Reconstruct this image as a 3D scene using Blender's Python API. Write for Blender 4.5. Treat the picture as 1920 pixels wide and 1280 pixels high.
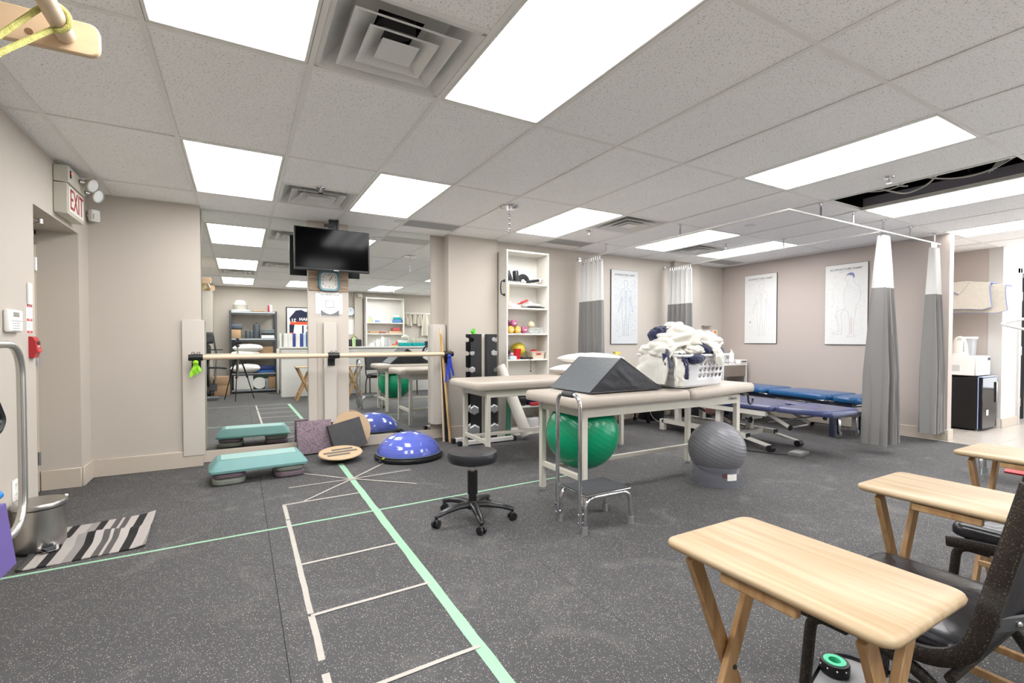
import bpy, bmesh, math, random
from mathutils import Vector, Matrix, noise
random.seed(7)
for o in list(bpy.data.objects): bpy.data.objects.remove(o)
S = bpy.context.scene
COL = S.collection
PI = math.pi
# ------------------------------------------------------------------ camera, world, exposure
CAMH = 1.157; CEIL = 2.3994; GX = -0.320; GY = 2.355; TW = 0.6096; TL = 1.2192; MY = 5.39
cd = bpy.data.cameras.new('camera'); cam = bpy.data.objects.new('camera', cd); COL.objects.link(cam)
cam.location = (0, 0, CAMH); cam.rotation_euler = (PI/2 - 0.0192, 0, -0.5167)
cd.sensor_width = 36; cd.lens = 36*898.6/1920; cd.shift_y = 16.35/1920; cd.clip_start = 0.02; cd.clip_end = 60
S.camera = cam
w = bpy.data.worlds.new('world'); S.world = w; w.use_nodes = True
w.node_tree.nodes['Background'].inputs[0].default_value = (0.93, 0.96, 1, 1)
w.node_tree.nodes['Background'].inputs[1].default_value = 1.9
S.view_settings.view_transform = 'Standard'; S.view_settings.look = 'None'
S.view_settings.gamma = 1; S.view_settings.use_curve_mapping = False
S.view_settings.exposure = 1.17
LIGHT = 7.0        # strength of the fluorescent diffusers

# ------------------------------------------------------------------ materials
def srgb(c):
    if isinstance(c, str): c = [int(c[i:i+2], 16)/255 for i in (0, 2, 4)]
    return tuple(x/12.92 if x <= .04045 else ((x+.055)/1.055)**2.4 for x in c) + (1,)
MC = {}
def mat(name, col, rough=.6, metal=0, var=.04, vs=12, bump=0, bs=60, spec=.5, coat=0, trans=0, alpha=1, ior=1.45, stretch=None, sheen=0):
    if name in MC: return MC[name]
    m = bpy.data.materials.new(name); m.use_nodes = True; nt = m.node_tree; N = nt.nodes; L = nt.links
    b = N['Principled BSDF']; c = srgb(col)
    tc = N.new('ShaderNodeTexCoord'); mp = N.new('ShaderNodeMapping'); L.new(tc.outputs['Object'], mp.inputs[0])
    if stretch: mp.inputs['Scale'].default_value = stretch
    n = N.new('ShaderNodeTexNoise'); n.inputs['Scale'].default_value = vs; n.inputs['Detail'].default_value = 4; L.new(mp.outputs[0], n.inputs['Vector'])
    mx = N.new('ShaderNodeMix'); mx.data_type = 'RGBA'; L.new(n.outputs['Fac'], mx.inputs[0])
    mx.inputs[6].default_value = tuple(max(0, x*(1-2*var)) for x in c[:3])+(1,)
    mx.inputs[7].default_value = tuple(min(1, x*(1+2*var)) for x in c[:3])+(1,)
    L.new(mx.outputs[2], b.inputs['Base Color'])
    b.inputs['Roughness'].default_value = rough; b.inputs['Metallic'].default_value = metal
    b.inputs['Specular IOR Level'].default_value = spec; b.inputs['Coat Weight'].default_value = coat
    b.inputs['Transmission Weight'].default_value = trans; b.inputs['Alpha'].default_value = alpha; b.inputs['IOR'].default_value = ior
    b.inputs['Sheen Weight'].default_value = sheen
    if bump:
        n2 = N.new('ShaderNodeTexNoise'); n2.inputs['Scale'].default_value = bs; n2.inputs['Detail'].default_value = 5; L.new(mp.outputs[0], n2.inputs['Vector'])
        bp = N.new('ShaderNodeBump'); bp.inputs['Strength'].default_value = bump; bp.inputs['Distance'].default_value = .01
        L.new(n2.outputs['Fac'], bp.inputs['Height']); L.new(bp.outputs[0], b.inputs['Normal'])
    MC[name] = m; return m
def emis(name, col, s):
    m = mat(name, col, .5); b = m.node_tree.nodes['Principled BSDF']
    b.inputs['Emission Color'].default_value = srgb(col); b.inputs['Emission Strength'].default_value = s; return m
def ramp(N, L, src, stops):
    r = N.new('ShaderNodeValToRGB'); e = r.color_ramp.elements
    while len(e) < len(stops): e.new(.5)
    for k, (p, c) in enumerate(stops): e[k].position = p; e[k].color = c
    L.new(src, r.inputs[0]); return r
def g3(v): return (v, v, v, 1)
def mulmix(N, L, fac, a, b):
    m = N.new('ShaderNodeMix'); m.data_type = 'RGBA'
    if fac is not None: L.new(fac, m.inputs[0])
    for i, x in ((6, a), (7, b)):
        if isinstance(x, tuple): m.inputs[i].default_value = x
        else: L.new(x, m.inputs[i])
    return m
def speckle(name, base, c1, c2, rough, scale=170, dens=.9):
    m = mat(name, base, rough, var=.10, vs=2.5, bump=.25, bs=220); nt = m.node_tree; N = nt.nodes; L = nt.links; b = N['Principled BSDF']
    tc = N['Texture Coordinate']; cur = b.inputs['Base Color'].links[0].from_socket
    for k, (sc, col, d, rad) in enumerate(((scale, c1, dens, .36), (scale*1.7, c2, dens-.02, .33), (scale*.62, c1, dens+.075, .22))):
        v = N.new('ShaderNodeTexVoronoi'); v.inputs['Scale'].default_value = sc; L.new(tc.outputs['Object'], v.inputs['Vector'])
        sp = N.new('ShaderNodeSeparateColor'); L.new(v.outputs['Color'], sp.inputs[0])
        a = N.new('ShaderNodeMath'); a.operation = 'GREATER_THAN'; a.inputs[1].default_value = d; L.new(sp.outputs[0], a.inputs[0])
        e = N.new('ShaderNodeMath'); e.operation = 'LESS_THAN'; e.inputs[1].default_value = rad; L.new(v.outputs['Distance'], e.inputs[0])
        f = N.new('ShaderNodeMath'); f.operation = 'MULTIPLY'; L.new(a.outputs[0], f.inputs[0]); L.new(e.outputs[0], f.inputs[1])
        cur = mulmix(N, L, f.outputs[0], cur, srgb(col)).outputs[2]
    # dusty scuffs
    n = N.new('ShaderNodeTexNoise'); n.inputs['Scale'].default_value = 3; n.inputs['Detail'].default_value = 9; n.inputs['Distortion'].default_value = 1.5; L.new(tc.outputs['Object'], n.inputs['Vector'])
    r = ramp(N, L, n.outputs['Fac'], [(.55, g3(0)), (.8, g3(.22))])
    cur = mulmix(N, L, r.outputs[0], cur, srgb('9a9894')).outputs[2]
    L.new(cur, b.inputs['Base Color']); return m
RUBBER = speckle('rubber floor', '454547', 'c0b5a6', '8d8781', .75, 235, .86)
def acoustic():
    m = mat('acoustic tile', 'faf9f8', .95, var=.015, vs=3); nt = m.node_tree; N = nt.nodes; L = nt.links; b = N['Principled BSDF']
    tc = N['Texture Coordinate']; cur = b.inputs['Base Color'].links[0].from_socket; mp = N.new('ShaderNodeMapping'); L.new(tc.outputs['Object'], mp.inputs[0])
    oi = N.new('ShaderNodeObjectInfo'); sc = N.new('ShaderNodeMath'); sc.operation = 'MULTIPLY'; sc.inputs[1].default_value = 40; L.new(oi.outputs['Random'], sc.inputs[0])
    cb = N.new('ShaderNodeCombineXYZ'); L.new(sc.outputs[0], cb.inputs[0]); L.new(sc.outputs[0], cb.inputs[1]); L.new(cb.outputs[0], mp.inputs['Location'])
    n = N.new('ShaderNodeTexNoise'); n.inputs['Scale'].default_value = 125; n.inputs['Detail'].default_value = 2; n.inputs['Distortion'].default_value = .6; L.new(mp.outputs[0], n.inputs['Vector'])
    r = ramp(N, L, n.outputs['Fac'], [(.605, g3(0)), (.65, g3(.5))])
    n2 = N.new('ShaderNodeTexVoronoi'); n2.inputs['Scale'].default_value = 95; L.new(mp.outputs[0], n2.inputs['Vector'])
    r2 = ramp(N, L, n2.outputs['Distance'], [(.11, g3(.5)), (.16, g3(0))])
    cur = mulmix(N, L, r.outputs[0], cur, srgb('8d8780')).outputs[2]
    cur = mulmix(N, L, r2.outputs[0], cur, srgb('7d7468')).outputs[2]
    L.new(cur, b.inputs['Base Color']); return m
ACOUS = acoustic()
WALL = mat('greige wall paint', 'beb6ac', .75, var=.012, vs=2, bump=.05, bs=180)
WALLP = mat('pinkish greige paint', 'bcb1aa', .75, var=.012, vs=2, bump=.05, bs=180)
WHITEP = mat('white wall paint', 'cdcac6', .7, var=.01, vs=2)
PLANKM = mat('painted board', 'c6bfb6', .5, var=.015, vs=3)
BASEM = mat('baseboard paint', 'c3b8ab', .5, var=.02, vs=3)
TEE = mat('white grid metal', 'eceae6', .5, var=.01)
WHITE = mat('white plastic', 'f0efec', .4, var=.01)
WHITEM = mat('white enamel metal', 'e4e2dd', .35, var=.015)
CREAM = mat('cream enamel metal', 'c9c5b9', .4, var=.02)
BLACK = mat('black plastic', '17171a', .4, var=.05)
BLACKG = mat('gloss black', '08080b', .12, var=.02)
DGREY = mat('dark grey plastic', '3a3c40', .5, var=.05)
GREY = mat('grey rubber', '7d7f7e', .7)
CHROME = mat('chrome', 'd5d5d8', .12, 1, var=.02)
STEEL = mat('brushed steel', 'b5b3b0', .3, 1, var=.05, vs=6, stretch=(20, 20, 1))
CASTI = mat('cast grey metal', 'a9aaab', .45, .7, var=.08, vs=40, bump=.3, bs=150)
VINYLB = mat('taupe vinyl', 'aea499', .38, var=.02, vs=4, bump=.12, bs=14)
VINYLK = mat('black vinyl', '26262b', .32, var=.06, vs=6, bump=.18, bs=22)
SLATE = mat('slate vinyl', '5b6064', .4, var=.04, vs=10, bump=.25, bs=30)
BIRCH = mat('birch', 'c9ad8c', .45, var=.05, vs=5, stretch=(1, 9, 9), bump=.04, bs=30)
BIRCHP = mat('pale dowel', 'd3bda3', .45, var=.05, vs=5, stretch=(1, 9, 9))
RED = mat('red plastic', 'b32c30', .35)
NAVY = mat('navy cloth', '262b4c', .9, var=.08, vs=30, bump=.4, bs=200, sheen=.3)
TERRY = mat('white terry cloth', 'dedbd2', .95, var=.04, vs=25, bump=.5, bs=260, sheen=.3)
TERRYB = mat('beige terry cloth', 'cfc8bb', .95, var=.05, vs=25, bump=.5, bs=260)
PILLOW = mat('pillow cotton', 'e6e3dd', .9, var=.02, bump=.25, bs=16)
CARD = mat('cardboard', 'b09070', .85, var=.05)
TEAL = mat('teal plastic', '12a5a5', .35)
BLUE = mat('blue plastic', '2f4fb5', .4)
PAPER = mat('white paper', 'ecebe7', .8, var=.008)
INK = mat('dark ink', '3b3b3f', .8)
INKG = mat('grey ink', 'b4b7bd', .8)
INKF = mat('faint ink', 'cfd1d4', .8)
REDINK = mat('red ink', 'c0323a', .8)
def wood(name, c1, c2, c3, axis=1, scale=1.0, rough=.42):
    m = mat(name, c1, rough, var=.0); nt = m.node_tree; N = nt.nodes; L = nt.links; b = N['Principled BSDF']; tc = N['Texture Coordinate']
    mp = N.new('ShaderNodeMapping'); s = [26*scale, 26*scale, 26*scale]; s[axis] = 1.6*scale; mp.inputs['Scale'].default_value = s; L.new(tc.outputs['Object'], mp.inputs[0])
    n = N.new('ShaderNodeTexNoise'); n.inputs['Scale'].default_value = 1.6; n.inputs['Detail'].default_value = 6; n.inputs['Distortion'].default_value = .5; L.new(mp.outputs[0], n.inputs['Vector'])
    r = ramp(N, L, n.outputs['Fac'], [(.3, srgb(c2)), (.5, srgb(c1)), (.72, srgb(c3))])
    L.new(r.outputs[0], b.inputs['Base Color']); return m
OAKTOP = wood('pale rubberwood', 'b09a7b', 'a48b69', 'bba98c', 1)
OAKLEG = wood('rubberwood leg', 'b08c62', 'a07a50', 'bd9c72', 2)
GRAIN = wood('rustic wood board', 'a08a76', '7a6350', 'bfa893', 0, 1.3, .6)

# ------------------------------------------------------------------ mesh helpers
def BM(): return bmesh.new()
def rotm(r): return Matrix.Rotation(r[2], 4, 'Z') @ Matrix.Rotation(r[1], 4, 'Y') @ Matrix.Rotation(r[0], 4, 'X')
def merge(bm, tmp, M=None):
    if M is not None: bmesh.ops.transform(tmp, matrix=M, verts=tmp.verts)
    me = bpy.data.meshes.new('tmp'); tmp.to_mesh(me); tmp.free(); bm.from_mesh(me); bpy.data.meshes.remove(me)
def bx(bm, c, s, bev=0, rot=None, seg=1):
    t = BM(); bmesh.ops.create_cube(t, size=1); bmesh.ops.scale(t, vec=s, verts=t.verts)
    if bev: bmesh.ops.bevel(t, geom=t.edges[:], offset=min(bev, min(s)*.49), segments=seg, profile=.5, affect='EDGES')
    M = Matrix.Translation(c)
    if rot: M = M @ rotm(rot)
    merge(bm, t, M); return bm
def bb(bm, x0, x1, y0, y1, z0, z1, bev=0, seg=1): return bx(bm, ((x0+x1)/2, (y0+y1)/2, (z0+z1)/2), (abs(x1-x0), abs(y1-y0), abs(z1-z0)), bev, None, seg)
def frame_at(d):
    d = d.normalized(); u = Vector((0, 0, 1)) if abs(d.z) < .95 else Vector((0, 1, 0))
    x = u.cross(d).normalized(); return x, d.cross(x)
def tube(bm, pts, r, n=8, closed=False, rr=None):
    pts = [Vector(p) for p in pts]; rings = []; m = len(pts); prev = None
    for i, p in enumerate(pts):
        a = pts[i-1] if (i > 0 or closed) else p; b = pts[(i+1) % m] if (i < m-1 or closed) else p
        d = (b-a) if (b-a).length > 1e-9 else Vector((0, 0, 1)); d.normalize()
        if prev is None: x, y = frame_at(d)
        else:
            x = prev - d*prev.dot(d)
            if x.length < 1e-4: x, y = frame_at(d)
            x.normalize(); y = d.cross(x)
        prev = x; q = rr[i] if rr else r
        if isinstance(q, tuple): qa, qb = q
        else: qa = qb = q
        rings.append([bm.verts.new(p + x*math.cos(2*PI*k/n)*qa + y*math.sin(2*PI*k/n)*qb) for k in range(n)])
    for i in range(m if closed else m-1):
        A, B = rings[i], rings[(i+1) % m]
        for k in range(n): bm.faces.new((A[k], A[(k+1) % n], B[(k+1) % n], B[k]))
    if not closed: bm.faces.new(rings[0][::-1]); bm.faces.new(rings[-1])
    return bm
def cyl(bm, p0, p1, r, n=12, r2=None): return tube(bm, [p0, p1], r, n, rr=[r, r if r2 is None else r2])
def arc(c, r, a0, a1, n, pl='xy', h=0):
    out = []
    for k in range(n+1):
        a = a0+(a1-a0)*k/n; u, v = r*math.cos(a), r*math.sin(a)
        out.append({'xy': (c[0]+u, c[1]+v, c[2]), 'xz': (c[0]+u, c[1], c[2]+v), 'yz': (c[0], c[1]+u, c[2]+v)}[pl])
    return out
def fillet(pts, r, n=5):
    pts = [Vector(p) for p in pts]; out = [pts[0]]
    for i in range(1, len(pts)-1):
        p = pts[i]; a = (pts[i-1]-p); b = (pts[i+1]-p); q = min(r, a.length*.48, b.length*.48); A = p+a.normalized()*q; B = p+b.normalized()*q
        for k in range(n+1):
            t = k/n; out.append(A*(1-t)**2 + p*2*t*(1-t) + B*t*t)
    out.append(pts[-1]); return out
def lathe(bm, prof, c=(0, 0, 0), n=24, M=None):
    t = BM(); rings = []
    for r, z in prof:
        if r < 1e-5: rings.append([t.verts.new((0, 0, z))])
        else: rings.append([t.verts.new((r*math.cos(2*PI*k/n), r*math.sin(2*PI*k/n), z)) for k in range(n)])
    for A, B in zip(rings, rings[1:]):
        for k in range(n):
            k2 = (k+1) % n
            if len(A) == 1 and len(B) == 1: continue
            if len(A) == 1: t.faces.new((A[0], B[k2], B[k]))
            elif len(B) == 1: t.faces.new((A[k], A[k2], B[0]))
            else: t.faces.new((A[k], A[k2], B[k2], B[k]))
    mm = Matrix.Translation(c)
    if M is not None: mm = mm @ M
    merge(bm, t, mm); return bm
def prism(bm, poly, h0, h1, pl='xy', M=None):
    t = BM()
    def P(a, b, h): return {'xy': (a, b, h), 'xz': (a, h, b), 'yz': (h, a, b)}[pl]
    A = [t.verts.new(P(a, b, h0)) for a, b in poly]; B = [t.verts.new(P(a, b, h1)) for a, b in poly]
    t.faces.new(A); t.faces.new(B[::-1]); n = len(poly)
    for k in range(n): t.faces.new((A[k], B[k], B[(k+1) % n], A[(k+1) % n]))
    merge(bm, t, M); return bm
def rrect(w, h, r, n=4, cx=0, cy=0):
    out = []
    for sx, sy, a in ((1, 1, 0), (-1, 1, PI/2), (-1, -1, PI), (1, -1, 3*PI/2)):
        for k in range(n+1):
            t = a+PI/2*k/n; out.append((cx+sx*(w/2-r)+r*math.cos(t), cy+sy*(h/2-r)+r*math.sin(t)))
    return out
def cushion(bm, w, l, h, r=.05, crown=.012, c=(0, 0, 0), rot=None, n=14, tap=None):
    """padded slab: rounded plan, domed top; tap(y)->width factor"""
    t = BM(); rings = []
    prof = [(-.006, 0), (0, .12), (0, .55), (-.006, .8), (-.02, .95), (-.05, 1.0)]
    for off, z in prof:
        pl = rrect(w+2*off, l+2*off, max(.004, r+off), 5)
        rings.append([t.verts.new(((x*(tap(y/l) if tap else 1)), y, z*h)) for x, y in pl])
    for A, B in zip(rings, rings[1:]):
        m = len(A)
        for k in range(m): t.faces.new((A[k], A[(k+1) % m], B[(k+1) % m], B[k]))
    t.faces.new(rings[0][::-1])
    last = rings[-1]; cur = last
    for f in (.75, .4):
        nx = [t.verts.new((v.co.x*f, v.co.y*f + 0, h + crown*(1-f*f))) for v in last]
        m = len(nx)
        for k in range(m): t.faces.new((cur[k], cur[(k+1) % m], nx[(k+1) % m], nx[k]))
        cur = nx
    t.faces.new(cur)
    M = Matrix.Translation(c)
    if rot: M = M @ rotm(rot)
    merge(bm, t, M); return bm
def sphere(bm, c, r, n=20, sc=(1, 1, 1), M=None):
    t = BM(); bmesh.ops.create_uvsphere(t, u_segments=n, v_segments=max(6, n//2), radius=r); bmesh.ops.scale(t, vec=sc, verts=t.verts)
    mm = Matrix.Translation(c)
    if M is not None: mm = mm @ M
    merge(bm, t, mm); return bm
def sheet(bm, f, nu, nv, th=.004):
    """f(u,v)->point ; double sided thick sheet"""
    V = [[Vector(f(i/nu, j/nv)) for j in range(nv+1)] for i in range(nu+1)]
    def nrm(i, j):
        a = V[min(i+1, nu)][j]-V[max(i-1, 0)][j]; b = V[i][min(j+1, nv)]-V[i][max(j-1, 0)]; n = a.cross(b)
        return n.normalized() if n.length > 1e-9 else Vector((0, 0, 1))
    A = [[bm.verts.new(V[i][j]+nrm(i, j)*th/2) for j in range(nv+1)] for i in range(nu+1)]
    B = [[bm.verts.new(V[i][j]-nrm(i, j)*th/2) for j in range(nv+1)] for i in range(nu+1)]
    for i in range(nu):
        for j in range(nv):
            bm.faces.new((A[i][j], A[i+1][j], A[i+1][j+1], A[i][j+1])); bm.faces.new((B[i][j], B[i][j+1], B[i+1][j+1], B[i+1][j]))
    for i in range(nu):
        bm.faces.new((A[i][0], B[i][0], B[i+1][0], A[i+1][0])); bm.faces.new((A[i][nv], A[i+1][nv], B[i+1][nv], B[i][nv]))
    for j in range(nv):
        bm.faces.new((A[0][j], A[0][j+1], B[0][j+1], B[0][j])); bm.faces.new((A[nu][j], B[nu][j], B[nu][j+1], A[nu][j+1]))
    return bm
def obj(name, bm, m, parent=None, loc=None, rz=0, ang=38, flat=False, fixn=True):
    if fixn: bmesh.ops.recalc_face_normals(bm, faces=bm.faces)
    if not flat:
        ca = math.radians(ang)
        for f in bm.faces: f.smooth = True
        for e in bm.edges:
            if len(e.link_faces) == 2 and e.calc_face_angle(0) > ca: e.smooth = False
    me = bpy.data.meshes.new(name); bm.to_mesh(me); bm.free()
    for x in (m if isinstance(m, (list, tuple)) else [m]): me.materials.append(x)
    o = bpy.data.objects.new(name, me); COL.objects.link(o)
    if parent: o.parent = parent
    if loc: o.location = loc
    if rz: o.rotation_euler[2] = rz
    return o
def tag(o, label, cat, group=None, kind=None):
    o['label'] = label; o['category'] = cat
    if group: o['group'] = group
    if kind: o['kind'] = kind
    return o
def thing(name, label, cat, loc=(0, 0, 0), rz=0, group=None):
    o = bpy.data.objects.new(name, None); COL.objects.link(o); o.location = loc; o.rotation_euler = (0, 0, rz); o.empty_display_size = .1
    return tag(o, label, cat, group)
def struct(name, bm, m, **k):
    o = obj(name, bm, m, **k); o['kind'] = 'structure'; return o
def dup(root, loc, rz=None, label=None, group=None):
    r = root.copy(); COL.objects.link(r); r.location = loc
    if rz is not None: r.rotation_euler = (0, 0, rz)
    if label: r['label'] = label
    if group: r['group'] = group
    for ch in list(root.children):
        c = ch.copy(); COL.objects.link(c); c.parent = r
        for g in list(ch.children):
            d = g.copy(); COL.objects.link(d); d.parent = c
    return r
def text(name, s, size, m, parent, loc, rot, ext=.0006, align='CENTER', sx=1, bold=0):
    cu = bpy.data.curves.new('txt', 'FONT'); cu.body = s; cu.size = size; cu.extrude = ext; cu.align_x = align; cu.align_y = 'CENTER'; cu.offset = bold; cu.resolution_u = 2
    t = bpy.data.objects.new('txt', cu); COL.objects.link(t)
    dg = bpy.context.evaluated_depsgraph_get(); me = bpy.data.meshes.new_from_object(t.evaluated_get(dg)); bpy.data.objects.remove(t)
    me.materials.clear(); me.materials.append(m)
    o = bpy.data.objects.new(name, me); COL.objects.link(o); o.parent = parent; o.location = loc; o.rotation_euler = rot; o.scale = (sx, 1, 1); return o
def nz(x, y, z=0): return noise.noise(Vector((x, y, z)))
# ================================================================== SETTING
XL, XR, YF, YB = -1.10, 7.14, -1.87, 5.33
XE = 10.6          # far end of the hall on the right
Z1 = 2.43
# floor : slab, rubber rolls, ceramic tiles
bm = BM(); bb(bm, -1.5, XE+.2, YF-.1, 5.6, -.12, -.012); fl = struct('floor', bm, mat('screed', '2b2b2c', .9))
k = 0; x = .14-1.22*2
while x < 7.05:
    a, b = max(x, -1.34)+.001, min(x+1.22, 7.06)-.001
    if b > a:
        bm = BM(); bb(bm, a, b, YF, 5.41, -.012, 0); obj('rubber_sheet', bm, RUBBER, fl)
    x += 1.22
CER = mat('light ceramic tile', 'bdb5ac', .25, var=.03, vs=4)
tile0 = None
for i in range(8):
    for j in range(11):
        x0, y0 = 7.065+i*.445, 2.86-(j+1)*.445
        bm = BM(); bb(bm, x0, x0+.44, y0, y0+.44, -.012, .0, .002)
        if tile0 is None: tile0 = obj('ceramic_tile', bm, CER, fl)
        else:
            bm.free(); o = tile0.copy(); COL.objects.link(o); o.location = (i*.445, -j*.445, 0)
# floor tapes
TW1 = mat('white floor tape', 'b3ada6', .7, var=.05); TG = mat('pale green floor tape', '93bd9f', .7, var=.05)
TZ = [0]
def tape(p, q, wd, m, lab):
    TZ[0] += .00022
    p, q = Vector(p), Vector(q); d = (q-p); L = d.length; n = max(2, int(L/.12)); d.normalize(); s = Vector((-d.y, d.x)); b = BM(); row = []
    for k in range(n+1):
        c = p+d*L*k/n+s*nz(k*.7, p.x*9+p.y*5)*.004; ww = wd/2*(1+.12*nz(k*1.3, q.x*7))
        row.append((c+s*ww, c-s*ww))
    for z in (.0003+TZ[0], .0006+TZ[0]):
        R = [(b.verts.new((a.x, a.y, z)), b.verts.new((c.x, c.y, z))) for a, c in row]
        for A, B in zip(R, R[1:]): b.faces.new((A[0], A[1], B[1], B[0]))
    o = obj('tape_strip', b, m, fl); o['label'] = lab
GXL = .80
tape((.815, 4.72), (.775, 1.08), .047, TG, 'wide pale green tape down the ladder')
tape((-1.06, 3.238), (2.45, 3.335), .022, TG, 'thin pale green tape crossing the room')
for a, b in ((3.70, 3.40), (3.385, 2.17), (2.15, 1.83), (1.75, 1.05)):
    tape((.262-(3.7-a)*.007, a), (.262-(3.7-b)*.007, b), .025, TW1, 'white tape segment along the ladder edge')
for y in (3.72, 2.68, 2.16, 1.61, 1.09): tape((.25, y-.008), (.78, y+.012), .019, TW1, 'white tape rung of the floor ladder')
for ex, ey in ((.446, 4.546), (.323, 4.126), (.393, 3.727), (1.193, 4.546), (1.319, 4.17), (1.235, 3.738)):
    tape((.808, 4.136), (ex, ey), .017, TW1, 'white tape ray of the star pattern')
tape((-1.05, 1.07), (.24, 1.09), .02, TW1, 'white tape line on the left')

# ceiling : plenum slab with tiles and grid hung below
bm = BM(); bb(bm, -1.5, XE+.2, YF-.1, 5.6, 2.86, 2.95); ce = struct('ceiling', bm, mat('dark plenum', '1d1b2c', .9))
bm = BM()
bb(bm, -1.5, -1.42, YF-.1, 5.6, Z1, 2.86); bb(bm, XE+.12, XE+.2, YF-.1, 5.6, Z1, 2.86); bb(bm, -1.5, XE+.2, YF-.1, YF-.02, Z1, 2.86); bb(bm, -1.5, XE+.2, 5.52, 5.6, Z1, 2.86)
obj('plenum_side', bm, mat('dark plenum', '1d1b2c', .9), ce)
LIGHTS = {(0, -1): 'large recessed panel light overhead at the left of the big vent', (2, -1): 'large recessed panel light overhead at the right of the big vent',
 (6, -1): 'long recessed panel light left of the opened ceiling bay', (9, -1): 'bluish recessed panel light directly beside the opened ceiling bay',
 (12, -1): 'recessed panel light above the front edge of the nook', (15, -1): 'recessed panel light by the far white wall',
 (0, 1): 'recessed panel light over the left half of the mirror wall', (2, 1): 'recessed panel light right behind the television mount',
 (5, 1): 'recessed panel light above the tall white bookshelf', (8, 1): 'recessed panel light inside the first curtain bay', (10, 1): 'recessed panel light inside the far corner curtain bay',
 (0, -3): 'panel light behind the camera nearest the left, seen in the mirror', (2, -3): 'panel light over the binders counter, seen in the mirror', (5, -3): 'panel light over the bottle counter, seen in the mirror',
 (8, -3): 'panel light behind the camera over the right aisle', (12, -3): 'panel light behind the camera near the far right wall'}
VENTS = {(1, -1, 1): 'big square ceiling diffuser overhead between the two near lights', (1, 1, 1): 'square ceiling diffuser in front of the television mount',
 (6, 1, 0): 'square ceiling diffuser right of the bookshelf light', (9, 1, 1): 'square ceiling diffuser between the two curtain bay lights', (0, -2, 1): 'square ceiling diffuser behind the camera, seen in the mirror'}
GRILL = {(3, 2): 'grey return grille by the right end of the mirror', (6, 2): 'grey return grille over the first hospital curtain', (11, 2): 'grey return grille in the far right corner'}
OPEN = {(8, -1)}
def cell(i, j): return GX+i*TW, GX+(i+1)*TW, GY+j*TL, GY+(j+1)*TL
tiles = {}
def add_tile(x0, x1, y0, y1):
    x0, x1, y0, y1 = max(x0, XL-.25), min(x1, XE), max(y0, YF), min(y1, 5.42)
    if x1-x0 < .03 or y1-y0 < .03: return
    key = (round(x1-x0, 3), round(y1-y0, 3))
    if key not in tiles:
        b = BM(); bx(b, (0, 0, 0), (key[0]-.006, key[1]-.006, .014)); tiles[key] = obj('ceiling_tile', b, ACOUS, ce, loc=((x0+x1)/2, (y0+y1)/2, CEIL+.009))
    else:
        o = tiles[key].copy(); COL.objects.link(o); o.location = ((x0+x1)/2, (y0+y1)/2, CEIL+.009+random.choice((0, 0, .001)))
NI = range(-2, 18); NJ = range(-4, 3)
for i in NI:
    for j in NJ:
        x0, x1, y0, y1 = cell(i, j)
        if (i, j) in LIGHTS or (i, j) in OPEN: continue
        v = [q for q in VENTS if q[:2] == (i, j)]
        if v:
            if v[0][2]: add_tile(x0, x1, y0, y0+TW)
            else: add_tile(x0, x1, y0+TW, y1)
            continue
        if (i, j) in GRILL: add_tile(x0, x1, 5.10, y1); continue
        add_tile(x0, x1, y0, y1)
for i in list(NI)+[18]:
    x = GX+i*TW
    if XL-.2 < x < XE:
        b = BM(); bb(b, x-.012, x+.012, YF, 5.41, CEIL-.0015, CEIL+.001); bb(b, x-.001, x+.001, YF, 5.41, CEIL, CEIL+.03); obj('tee_bar', b, TEE, ce)
for j in list(NJ)+[3]:
    y = GY+j*TL
    if YF < y < 5.41:
        b = BM(); bb(b, XL-.2, XE, y-.012, y+.012, CEIL-.0012, CEIL+.001); bb(b, XL-.2, XE, y-.001, y+.001, CEIL, CEIL+.03); obj('tee_bar', b, TEE, ce)
for (i, j, h) in VENTS:
    x0, x1, y0, y1 = cell(i, j); y = (y0+y1)/2; b = BM(); bb(b, x0, x1, y-.012, y+.012, CEIL-.0012, CEIL+.001); obj('tee_bar', b, TEE, ce)
b = BM(); bb(b, XL-.001, XL+.022, YF, 5.27, CEIL-.002, CEIL+.001); bb(b, XL, -.31, 5.248, 5.27, CEIL-.002, CEIL+.001); bb(b, -.3, 2.13, 5.37, 5.392, CEIL-.002, CEIL+.001); bb(b, 2.77, XR, 5.308, 5.33, CEIL-.002, CEIL+.001); bb(b, XR-.022, XR, 2.33, 5.33, CEIL-.002, CEIL+.001); obj('edge_angle', b, TEE, ce)

def panel_mat():
    m = bpy.data.materials.new('fluorescent diffuser'); m.use_nodes = True; nt = m.node_tree; N = nt.nodes; L = nt.links; b = N['Principled BSDF']
    b.inputs['Base Color'].default_value = (.9, .9, .9, 1); b.inputs['Roughness'].default_value = .4
    tc = N.new('ShaderNodeTexCoord'); sx = N.new('ShaderNodeSeparateXYZ'); L.new(tc.outputs['Object'], sx.inputs[0])
    wv = N.new('ShaderNodeMath'); wv.operation = 'MULTIPLY'; wv.inputs[1].default_value = 2*PI/.19; L.new(sx.outputs[0], wv.inputs[0])
    c = N.new('ShaderNodeMath'); c.operation = 'COSINE'; L.new(wv.outputs[0], c.inputs[0])
    s = N.new('ShaderNodeMath'); s.operation = 'MULTIPLY_ADD'; s.inputs[1].default_value = LIGHT*.22; s.inputs[2].default_value = LIGHT; L.new(c.outputs[0], s.inputs[0])
    b.inputs['Emission Color'].default_value = (1, .995, .99, 1); L.new(s.outputs[0], b.inputs['Emission Strength']); return m
PANEL = panel_mat()
HOUS = mat('grey fixture housing', '8b8994', .5, .2)
b = BM(); hx, hy = TW/2-.013, TL/2-.013
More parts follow.
